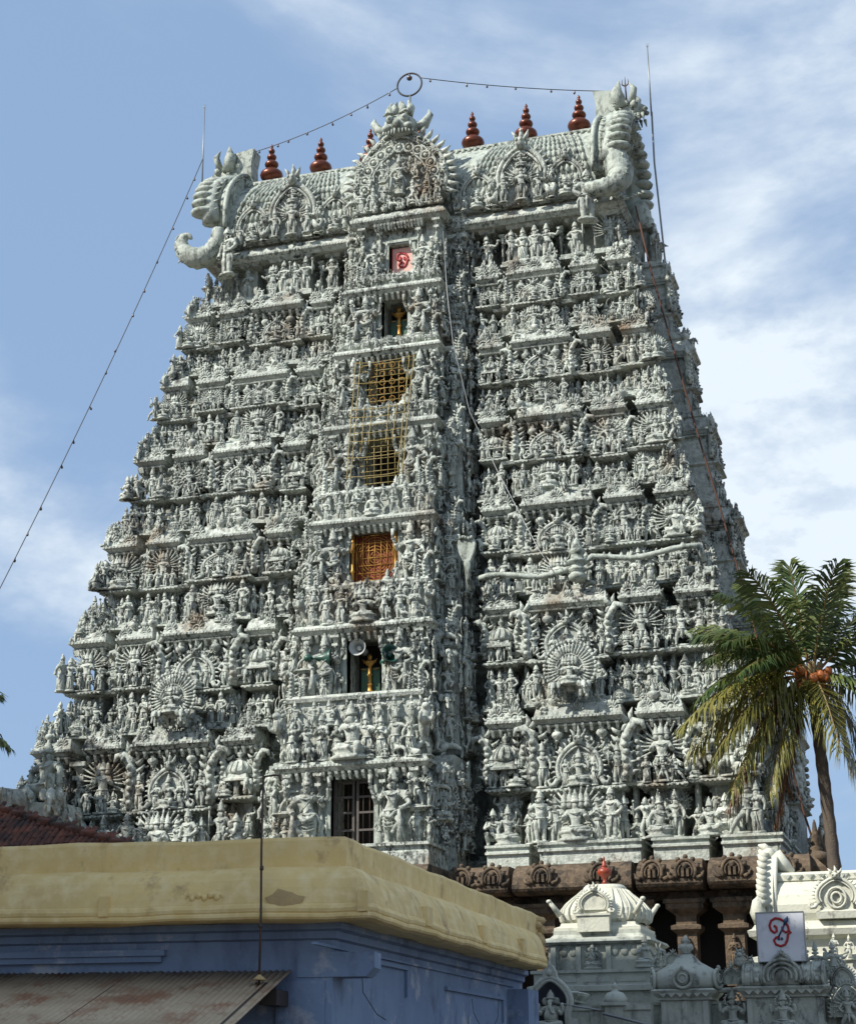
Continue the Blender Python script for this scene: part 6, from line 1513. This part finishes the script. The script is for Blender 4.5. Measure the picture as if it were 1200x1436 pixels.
def wall_row():
    """low temple wall carrying miniature shrines"""
    y = -20.0
    w = empty('temple_wall', (11.5, y, 0), 0, 'grey-green compound wall with pilasters and miniature shrine roofs at the bottom right', 'wall')
    wm = MB(); wm.rects([(-3.2, 7.0, -.10, .5, 0), (-3.2, 7.0, -.10, .5, 2.2), (-3.2, 7.0, -.18, .5, 2.24), (-3.2, 7.0, -.18, .5, 2.36), (-3.2, 7.0, -.06, .5, 2.4), (-3.2, 7.0, -.06, .5, 2.95), (-3.2, 7.0, -.1, .5, 2.97), (-3.2, 7.0, -.1, .5, 3.02)]); wm.build('wall_face', M_GSTONE, w)
    def block(x0, x1, z1=3.04, e=.14):
        b = MB(); b.rects([(x0 + .06, x1 - .06, -.42, .4, 0), (x0 + .06, x1 - .06, -.42, .4, z1 - .02), (x0, x1, -.48, .45, z1), (x0, x1, -.48, .45, z1 + .04), (x0 - .08, x1 + .08, -.57, .5, z1 + .12), (x0 - .1, x1 + .1, -.6, .5, z1 + .17), (x0 - .04, x1 + .04, -.54, .48, z1 + .20)]); b.build('shrine_block', M_GSTONE, w)
        for x in (x0 + .12, (x0 + x1) / 2, x1 - .12): MB().box(x - .05, x + .05, -.455, -.41, 2.4, z1 - .021).build('pilaster', M_GSTONE, w)
        m = MB(); m.box(x0 + .02, x1 - .02, -.46, -.42, 2.52, 2.60); m.build('string_course', M_GSTONE, w)
        m = MB(); n = int((x1 - x0) / .16)
        for i in range(n): m.plate([(x0 + .05 + i * .16, z1 + .12), (x0 + .13 + i * .16, z1 + .045), (x0 + .21 + i * .16, z1 + .12)], -.575, -.5)
        m.build('cornice_teeth', M_GSTONE, w, kind='stuff')
    block(-.62, .40)
    # domed miniature
    d = MB(); d.lathe([(.60, 3.25), (.66, 3.32), (.68, 3.44), (.60, 3.56), (.42, 3.66), (.28, 3.74), (.18, 3.84), (.12, 3.90)], (-.1, -.05, 0), 24, 1, .82); db = d.build('mini_dome', M_GSTONE, w)
    p = MB(); p.lathe([(.12, 3.9), (.09, 3.93), (.15, 4.0), (.14, 4.06), (.07, 4.10), (.10, 4.13), (.05, 4.19), (.01, 4.25)], (-.1, -.05, 0), 12); p.build('dome_finial', M_GSTONE, db)
    for th in (-pi / 2, -.35, -pi + .35):
        k = MB(); k.M = Matrix.Translation((-.1 + .62 * cos(th), -.05 + .52 * sin(th), 3.42)) @ rz(th + pi / 2)
        k.tube([(.17 * cos(t), -.04, .17 * sin(t)) for t in [2 * pi * j / 18 for j in range(18)]], .035, 5, closed=True); k.ell((0, -.02, 0), (.13, .05, .13), 10, 5); k.tube([(.08 * cos(t), -.07, .08 * sin(t)) for t in [2 * pi * j / 12 for j in range(12)]], .018, 4, closed=True); k.ell((0, -.05, .2), (.04, .04, .05), 6, 4); k.M = None
        k.build('medallion', M_GSTONE, db)
    orn_on(db, 'torana_arch', (-.36, .0, 3.68), (.3, .4, .26), M_GSTONE)
    # four-armed bearer in the gap
    n = MB(); n.rects([(.50, 1.0, -.2, .1, 3.18), (.50, 1.0, -.22, .1, 3.22), (.55, .95, -.15, .1, 3.26)]); n.build('niche_shelf', M_GSTONE, w)
    orn_on(w, 'torana_arch', (.75, -.12, 3.24), (.34, .5, .40), M_GSTONE)
    statue_on(w, 'seated_statue', 1, (.76, -.30, 2.42), .90, M_GSTONE, 0, 1.15)
    block(.98, 2.50, 3.06)
    b = MB(); P = [(.46, 3.27), (.52, 3.34), (.52, 3.46), (.42, 3.58), (.24, 3.68), (.0, 3.70)]
    ring = [(-a, z) for a, z in P] + [(a, z) for a, z in reversed(P[:-1])]; k = len(ring); vs = []
    for x in (1.0, 2.48): vs += [(x, a - .05, z) for a, z in ring]
    b.add(vs, [(j, j + k, j + k + 1, j + 1) for j in range(k - 1)], True); b.add(vs, [tuple(range(k)), tuple(range(2 * k - 1, k - 1, -1))]); bb = b.build('mini_barrel', M_GSTONE, w)
    for x in (1.02, 1.18, 1.36, 2.1, 2.28, 2.46):
        r = MB(); r.tube([(x, -.05 + a * 1.03, z) for a, z in ring], .028, 4); r.build('barrel_hoop', M_GSTONE, bb)
    for x in (1.27, 2.19, 2.37):
        for z, yy in ((3.36, -.60), (3.50, -.53)): k = MB(); k.ell((x, yy, z), (.05, .03, .055), 6, 4); k.build('barrel_boss', M_GSTONE, bb)
    g = MB()
    for r in (.30, .23, .15): g.tube([(1.74 + r * 1.15 * cos(t), -.60, 3.42 + r * sin(t)) for t in [lerp(-.4, pi + .4, j / 18) for j in range(19)]], .03, 5)
    g.ell((1.74, -.56, 3.42), (.14, .08, .15), 8, 5); g.build('barrel_kudu', M_GSTONE, bb); orn_on(bb, 'torana_arch', (1.74, -.52, 3.56), (.3, .5, .28), M_GSTONE)
    statue_on(w, 'seated_statue', 1, (1.72, -.62, 2.42), .82, M_GSTONE, 0, 1.2)
    for x, hh, a in ((.95, .62, .0), (1.1, .5, .4)): statue_on(w, 'beast_statue', 0, (x, -.2, 3.24), hh, M_GSTONE, a)
    for x, hh in ((2.5, .6), (2.3, .72), (2.62, .75)): statue_on(w, 'standing_statue', 3, (x, .15, 3.24), hh, M_GSTONE, .3)
    orn_on(w, 'torana_arch', (2.80, -.2, 3.14), (.42, .6, .48), M_GSTONE); statue_on(w, 'many_armed_statue', 2, (2.86, -.35, 2.42), .66, M_GSTONE)
    block(3.3, 4.4); block(-3.1, -2.2)
    # low balustrade on the left with a little capped post
    m = MB(); m.rects([(-2.9, -.7, -.75, -.45, 0), (-2.9, -.7, -.75, -.45, 2.84), (-2.9, -.7, -.79, -.42, 2.87), (-2.9, -.7, -.79, -.42, 2.96)]); bl = m.build('balustrade', M_GSTONE, w)
    for x in (-2.2, -1.75): MB().box(x - .09, x + .09, -.78, -.75, 2.3, 2.85).build('pilaster', M_GSTONE, bl)
    m = MB(); m.rects([(-1.55, -1.22, -.85, -.42, 0), (-1.55, -1.22, -.85, -.42, 2.92), (-1.62, -1.15, -.92, -.36, 2.95), (-1.62, -1.15, -.92, -.36, 3.01)]); m.lathe([(.22, 3.01), (.23, 3.08), (.16, 3.18), (.06, 3.22), (.05, 3.27), (.07, 3.30), (.01, 3.38)], (-1.385, -.63, 0), 12); m.build('capped_post', M_GSTONE, w)
    # inclined pipe over the balustrade
    t = MB(); t.tube([(8.98, -21.05, 3.02), (9.9, -21.0, 2.86)], .022, 6); t.tube([(9.95, -21.0, 2.80), (11.2, -20.9, 2.48)], .03, 6); tag(t.build('slanting_pipe', M_GALV), 'pale slanting pipe across the grey wall beside the elephant-god niche', 'pipe')
wall_row()
def niche():
    x, y = 8.95, -21.0
    s = empty('niche_shrine', (x, y, 0), 0, 'grey horseshoe-arched niche holding a pot-bellied elephant-headed statue', 'shrine')
    m = MB(); pts = []
    for i in range(25):
        t = lerp(-.55, pi + .55, i / 24); pts.append((.40 * cos(t), 3.02 + .38 * sin(t) * (1 + .2 * max(0, sin(t)) ** 6)))
    pts = [(.36, 2.3)] + pts + [(-.36, 2.3)]
    for r, rad, yy in ((1.0, .055, 0), (.86, .035, -.02)): m.tube([(a * r, yy, z if r == 1 else 3.02 + (z - 3.02) * .88) for a, z in pts], rad, 7)
    m.build('arch', M_GSTONE, s)
    b = MB(); b.plate([(a * .95, z) for a, z in reversed(pts)], .22, .34); b.build('back_panel', M_DKSTONE, s)
    for sd in (-1, 1): MB().box(sd * .42 - .07, sd * .42 + .07, -.05, .3, 0, 2.72).build('side_post', M_GSTONE, s)
    t = MB(); t.plate([(-.15, 3.44), (.15, 3.44), (.12, 3.58), (.05, 3.70), (-.05, 3.70), (-.12, 3.58)], -.04, .1); t.ell((0, -.05, 3.56), (.055, .04, .07), 7, 5); t.tube([(0, 0, 3.68), (0, 0, 3.78)], [.05, .012], 6); t.build('arch_crest', M_GSTONE, s)
    MB().box(-.42, .42, -.12, .34, 0, 2.42).build('pedestal', M_GSTONE, s)
    st = empty('elephant_god_statue', (x, y + .02, 2.425), 0, 'grey elephant-headed statue seated inside the arched niche', 'statue')
    b = MB(); b.join(FIG['seated_statue'][5]); me = b.mesh('carved_body', M_GSTONE); place('carved_body', me, st, (0, 0, 0), 0, (1.05, 1.0, .95))
M_DKSTONE = mat('near_black_plaster', (0.03, 0.035, 0.045), .9)  # near-black colour of the niche's back panel
niche()
def sign():
    s = empty('letter_board', (13.25, -20.45, 3.70), radians(2), 'white square board with a red Tamil Om letter crossed by a blue spear', 'sign')
    MB().box(-.43, .43, 0, .22, 0, .88).build('board', M_BOARD, s)
    f = MB(); f.box(-.445, .445, -.012, .23, -.015, .0); f.box(-.445, .445, -.012, .23, .88, .895); f.box(-.445, -.43, -.012, .23, 0, .88); f.box(.43, .445, -.012, .23, 0, .88); f.build('frame', M_GALV, s)
    om_mark(.86, .88, .026, -.012).build('letter', M_RED, s)
    sp = MB(); sp.tube([((.455 - .5) * .86, -.02, .50 * .88), ((.60 - .5) * .86, -.02, .76 * .88)], .017, 5, flat=.5)
    sp.tube([((.585 - .5) * .86, -.022, .73 * .88), ((.635 - .5) * .86, -.022, .83 * .88), ((.675 - .5) * .86, -.022, .92 * .88)], [.014, .05, .006], 6, flat=.4); sp.build('spear', M_BLUE, s)
    e = MB()
    for x in (.455, .52): e.ell(((x - .5) * .86, -.012, .455 * .88), (.026, .008, .03), 7, 4)
    e.build('eyes', M_BLUE, s)
    for x in (-.3, .3): MB().box(x - .02, x + .02, .22, .26, -.6, .8).build('strut', M_IRON, s)
M_BOARD = mat('white_board', (0.60, 0.61, 0.65), .4, mildew=((0.30, 0.30, 0.30), 5, 0.52, 0.70), var=(0.52, 0.53, 0.58), vscale=2)
sign()

# ------------------------------------------------------------------ palms and trees
M_FRG = mat('palm_leaf_green', (0.040, 0.078, 0.018), .5, var=(0.10, 0.115, 0.025), vscale=1.6, randv=.3)
M_FRY = mat('palm_leaf_yellowing', (0.17, 0.15, 0.022), .5, var=(0.10, 0.11, 0.02), vscale=4, randv=.2)
M_FRB = mat('palm_leaf_dry', (0.15, 0.06, 0.02), .7, var=(0.08, 0.04, 0.015), vscale=4, randv=.2)
M_FRP = mat('palm_leaf_silvery', (0.20, 0.19, 0.15), .5, var=(0.11, 0.12, 0.07), vscale=4, randv=.2)
M_STALK = mat('palm_stalk', (0.20, 0.15, 0.045), .6, var=(0.16, 0.08, 0.03), vscale=6)
M_TRUNK = mat('palm_trunk', (0.105, 0.082, 0.06), .9, var=(0.065, 0.05, 0.04), vscale=3, bump=.6, bscale=22, bdist=.03)
M_NUT = mat('orange_coconut', (0.40, 0.105, 0.018), .5, var=(0.22, 0.085, 0.02), vscale=8)
M_LEAF = mat('broad_leaf', (0.045, 0.085, 0.022), .6, var=(0.07, 0.11, 0.03), vscale=.8, randv=.1)
M_BARK = mat('rough_bark', (0.11, 0.085, 0.065), .95, var=(0.07, 0.055, 0.045), vscale=3, bump=.6, bscale=18)
def frond(base, tip, arch_up, m, parent, rng, ln=.85, n=72, hang=.4):
    base, tip = Vector(base), Vector(tip); L = (tip - base).length
    mid = base.lerp(tip, .48) + Vector((0, 0, arch_up))
    def P(t): return base * (1 - t) ** 2 + mid * 2 * t * (1 - t) + tip * t * t
    st = MB(); k = 14; st.tube([tuple(P(i / k)) for i in range(k + 1)], [lerp(.045, .007, (i / k) ** .8) for i in range(k + 1)], 5)
    o = st.build('frond', M_STALK, parent)
    b = MB(); tw = rng.uniform(-.35, .35)
    for sd in (-1, 1):
        for i in range(n):
            t = .14 + .86 * (i + rng.uniform(-.3, .3)) / n
            if t > 1: t = 1
            p = P(t); d = (P(min(1, t + .02)) - P(max(0, t - .02))).normalized()
            side = d.cross(Vector((0, 0, 1)))
            if side.length < .1: side = Vector((1, 0, 0))
            side.normalize(); up = side.cross(d)
            side = (side * cos(tw) + up * sin(tw)) * sd
            l = ln * (sin(pi * (.12 + .80 * t)) ** .6) * rng.uniform(.8, 1.08)
            f = .35 + .55 * t
            d1 = (side * (1 - f * .4) + d * f * rng.uniform(.7, 1.3) + Vector((0, 0, -.16 * hang * rng.uniform(.2, 2))) + Vector((rng.gauss(0, .16), rng.gauss(0, .16), rng.gauss(0, .14)))).normalized()
            q = p + d1 * l * .5; d2 = (d1 + Vector((0, 0, -hang * rng.uniform(.8, 1.7)))).normalized(); e = q + d2 * l * .5
            wv = d1.cross(up).normalized().cross(d1); w = (d * .031 + up * .008) * rng.uniform(.7, 1.2)
            b.add([tuple(p - w * .6), tuple(p + w * .6), tuple(q + w), tuple(q - w), tuple(e)], [(0, 1, 2, 3), (3, 2, 4)])
    b.build('leaflets', m, o)
def palm(name, x, y, h, lab, fr, seed, bend=(0, 0), nuts=14, trunk_r=.165):
    rng = random.Random(seed)
    s = empty(name, (x, y, 0), 0, lab, 'palm tree')
    pts = []; rad = []; k = 46
    for i in range(k + 1):
        t = i / k; pts.append((bend[0] * (t * t - 1) , bend[1] * (t * t - 1), h * t)); rad.append((trunk_r * (1.25 - .42 * t ** .6) + .09 * max(0, 1 - t * 9)) * (1.07 if i % 2 else .95))
    t_ = MB(); t_.tube(pts, rad, 12); t_.build('trunk', M_TRUNK, s)
    sh = MB()
    for i in range(14):
        a = i * 2.4; r = .12; sh.tube([(r * cos(a), r * sin(a), h - .35), (r * 1.5 * cos(a), r * 1.5 * sin(a), h + .05), (r * 2.6 * cos(a), r * 2.6 * sin(a), h + .35)], [.12, .09, .05], 5)
    sh.ell((0, 0, h), (.22, .22, .34), 8, 6); sh.build('crown_base', M_STALK, s)
    for (dx, dy, dz, up, m) in fr:
        frond((dx * .05, dy * .05, h + .05), (dx, dy, h + dz), up, m, s, rng, ln=.98 if m is M_FRG else 1.15, hang=.55 if m is M_FRG else 1.3)
    nm = MB(); nm.ell((0, 0, 0), (.10, .10, .135), 10, 7); nme = nm.mesh('coconut', M_NUT)
    for i in range(nuts):
        a = rng.uniform(0, 2 * pi); r = rng.uniform(.2, .50); place('coconut', nme, s, (r * cos(a), r * sin(a), h - .06 + rng.uniform(-.28, .26)), rot=(rng.uniform(-.5, .5), rng.uniform(-.5, .5), a), scale=rng.uniform(.85, 1.15))
    sk = MB()
    for i in range(7):
        a = i * .9; sk.tube([(.1 * cos(a), .1 * sin(a), h + .1), (.3 * cos(a), .3 * sin(a), h + .12), (.42 * cos(a), .42 * sin(a), h - .2)], [.03, .025, .012], 4)
    sk.build('fruit_stalk', M_NUT, s)
RV = (.956, .294)
def spread(lst):
    out = []
    for R, U, F, up, m in lst: out.append((R * .956 - F * .294, R * .294 + F * .956, U, up, m))
    return out
G, Y, B_, P_ = M_FRG, M_FRY, M_FRB, M_FRP
palm('coconut_palm', 13.34, -10.36, 11.2, 'tall coconut palm with orange nuts in front of the right corner of the tower', spread([
    (-1.35, 2.55, .8, .55, G), (-.45, 2.75, -.6, .5, G), (1.05, 2.75, .3, .45, G), (-2.15, 2.05, -.5, .75, G), (-2.65, 1.2, .6, .9, G), (-2.5, 1.65, 1.8, .8, G), (-1.7, 2.3, -1.6, .7, G),
    (.4, 2.6, 1.8, .6, G), (.55, 2.55, -1.5, .6, G), (1.9, 1.9, .8, .7, G), (2.3, 1.1, -.8, .8, G), (2.6, .0, .6, .9, G), (-2.4, .5, -1.6, .9, G), (-1.9, 1.0, 2.4, .8, G),
    (-3.25, -1.15, .3, 1.05, Y), (-3.0, -.75, -.9, 1.05, G), (-2.7, -2.2, -.7, 1.0, Y), (-2.9, -1.7, .9, 1.0, Y), (-2.2, -2.9, -.2, .95, Y), (-2.15, -3.2, .5, .9, B_), (-2.75, .2, -1.2, .95, G), (-2.2, -.4, -2.0, .9, G), (-.95, -3.45, .6, .75, B_), (-1.3, -3.0, -.4, .8, Y), (.25, -2.2, -1.6, .8, Y), (1.0, -3.3, -.6, 1.0, P_), (1.7, -2.6, .6, .9, P_), (2.2, -1.4, -.6, .9, G), (2.7, -1.0, 1.2, .8, G)]), 5, bend=(-.35, 0), nuts=30)
palm('coconut_palm', -11.75, -11.2, 11.6, 'coconut palm whose frond tips reach in at the left edge above the tiled roof', spread([
    (2.6, -.75, .2, .9, G), (2.3, -1.6, -.6, .9, G), (2.0, .9, .8, .8, G), (.8, 2.2, 0, .5, G), (-1.2, 2.2, .5, .5, G), (-2.4, 1.0, 0, .7, G), (-2.6, -.8, .4, .9, G), (0, 1.6, 2.2, .7, G), (.2, 1.2, -2.3, .7, G), (1.2, -2.2, 1.2, .8, Y), (-1.1, -2.4, -.8, .8, Y), (1.6, -2.2, -1.4, .8, B_)]), 9, bend=(.3, .2), nuts=9)
def tree(x, y, h, r, lab, seed, leaves=5200, cz=None, size=.30, flat=.75):
    rng = random.Random(seed); s = empty('leafy_tree', (x, y, 0), 0, lab, 'tree')
    t = MB(); cz = cz or h - r * flat
    t.tube([(0, 0, 0), (.1, .05, cz * .3), (-.05, .1, cz * .65), (.05, 0, cz)], [r * .11 + .06, r * .08 + .05, r * .065 + .03, r * .045], 10)
    clumps = []
    for i in range(34):
        a = rng.uniform(0, 2 * pi); v = rng.uniform(-.75, 1); rr = r * rng.uniform(.45, .88) * sqrt(max(.1, 1 - v * v * .8))
        c = Vector((rr * cos(a), rr * sin(a), cz + v * r * flat * .85)); clumps.append((c, r * rng.uniform(.22, .38)))
        if i < 12: t.tube([(0, 0, cz * rng.uniform(.55, .9)), tuple(c * .5 + Vector((0, 0, cz * .42))), tuple(c)], [r * .04, r * .025, r * .01], 6)
    t.build('trunk', M_BARK, s)
    b = MB()
    for i in range(leaves):
        c, cr = rng.choice(clumps); d = Vector((rng.gauss(0, 1), rng.gauss(0, 1), rng.gauss(0, .8))); d.normalize(); p = c + d * cr * rng.uniform(.45, 1.1)
        a = Vector((rng.gauss(0, 1), rng.gauss(0, 1), rng.gauss(0, .5))).normalized(); q = a.cross(d + Vector((0, 0, .6))).normalized(); z = size * rng.uniform(.6, 1.3)
        b.add([tuple(p - a * z * .5), tuple(p + q * z * .28), tuple(p + a * z * .6), tuple(p - q * z * .28)], [(0, 1, 2, 3)])
    b.build('crown', M_LEAF, s)
tree(15.8, 30, 12.6, 4.8, 'green tree behind the tower at its lower right corner', 3, 9000, size=.34)
for i, (x, y, h, r, lab) in enumerate(SHADE_TREES): tree(x, y, h, r, lab, 20 + i, 5200, size=.5)
# ------------------------------------------------------------------ ground, lane and the unseen house added for shade
def ground():
    m = MB(); m.box(-1500, 1500, -1500, 3000, -.5, 0.0); m.build('ground', M_GROUND, kind='structure')
    m = MB(); m.box(-40, 60, -64, -52, -.2, .004); m.build('lane', M_LANE, kind='structure')
M_LANE = mat('worn_asphalt', (0.06, 0.057, 0.052), .9, var=(0.09, 0.08, 0.07), vscale=.6, bump=.3, bscale=20)
ground()
def shade_house(x, y, w, d, h, ang, lab, m):  # out-of-view house added for the shade it casts on the foreground
    s = empty('shade_house', (x, y, 0), ang, lab, 'house', 'unseen houses added for shade')
    MB().box(-w / 2, w / 2, -d / 2, d / 2, 0, h).build('wall', m, s)
    p = MB(); p.rects([(-w / 2 - .3, w / 2 + .3, -d / 2 - .3, d / 2 + .3, h), (-w / 2 - .3, w / 2 + .3, -d / 2 - .3, d / 2 + .3, h + .12)]); p.box(-w / 2, w / 2, -d / 2, -d / 2 + .15, h + .121, h + .9); p.box(-w / 2, w / 2, d / 2 - .15, d / 2, h + .121, h + .9); p.build('roof', M_PATCH, s)
    q = MB(); q.box(w / 2 - 2.6, w / 2 - .1, 3.0, 6.6, h + .122, h + 2.6); q.rects([(w / 2 - 2.8, w / 2 + .1, 2.8, 6.8, h + 2.601), (w / 2 - 2.8, w / 2 + .1, 2.8, 6.8, h + 2.75)]); q.build('roof_shade_box', m, s)  # box added on the roof to shade the letter board
    n = int(h // 3.1)
    for f in range(n):
        for i in range(int(w // 2.4)):
            for sd in (-1, 1):
                u = -w / 2 + 1.2 + i * 2.4; z = 1.0 + f * 3.1; yy = sd * d / 2
                fr = MB(); fr.box(u - .55, u + .55, min(yy, yy + sd * .06), max(yy, yy + sd * .06), z, z + 1.3); wn = fr.build('window', M_WOOD, s)
                g = MB(); g.box(u - .46, u + .46, min(yy + sd * .061, yy + sd * .075), max(yy + sd * .061, yy + sd * .075), z + .09, z + 1.21); g.build('pane', M_PANE, wn)
    for f in range(n):
        for i in range(int(d // 2.6)):
            for sd in (-1, 1):
                v = -d / 2 + 1.3 + i * 2.6; z = 1.0 + f * 3.1; xx = sd * w / 2
                fr = MB(); fr.box(min(xx, xx + sd * .06), max(xx, xx + sd * .06), v - .5, v + .5, z, z + 1.3); wn = fr.build('window', M_WOOD, s)
                g = MB(); g.box(min(xx + sd * .061, xx + sd * .075), max(xx + sd * .061, xx + sd * .075), v - .42, v + .42, z + .09, z + 1.21); g.build('pane', M_PANE, wn)
                h_ = MB(); h_.box(min(xx, xx + sd * .5), max(xx, xx + sd * .5), v - .65, v + .65, z + 1.45, z + 1.53); h_.build('sunshade', m, s)
M_PANE = mat('window_glass', (0.03, 0.035, 0.04), .12)
M_HOUSE = mat('faded_plaster', (0.50, 0.42, 0.30), .9, var=(0.40, 0.34, 0.25), vscale=.7)
for a in SHADE_HOUSES: shade_house(*a, M_HOUSE)
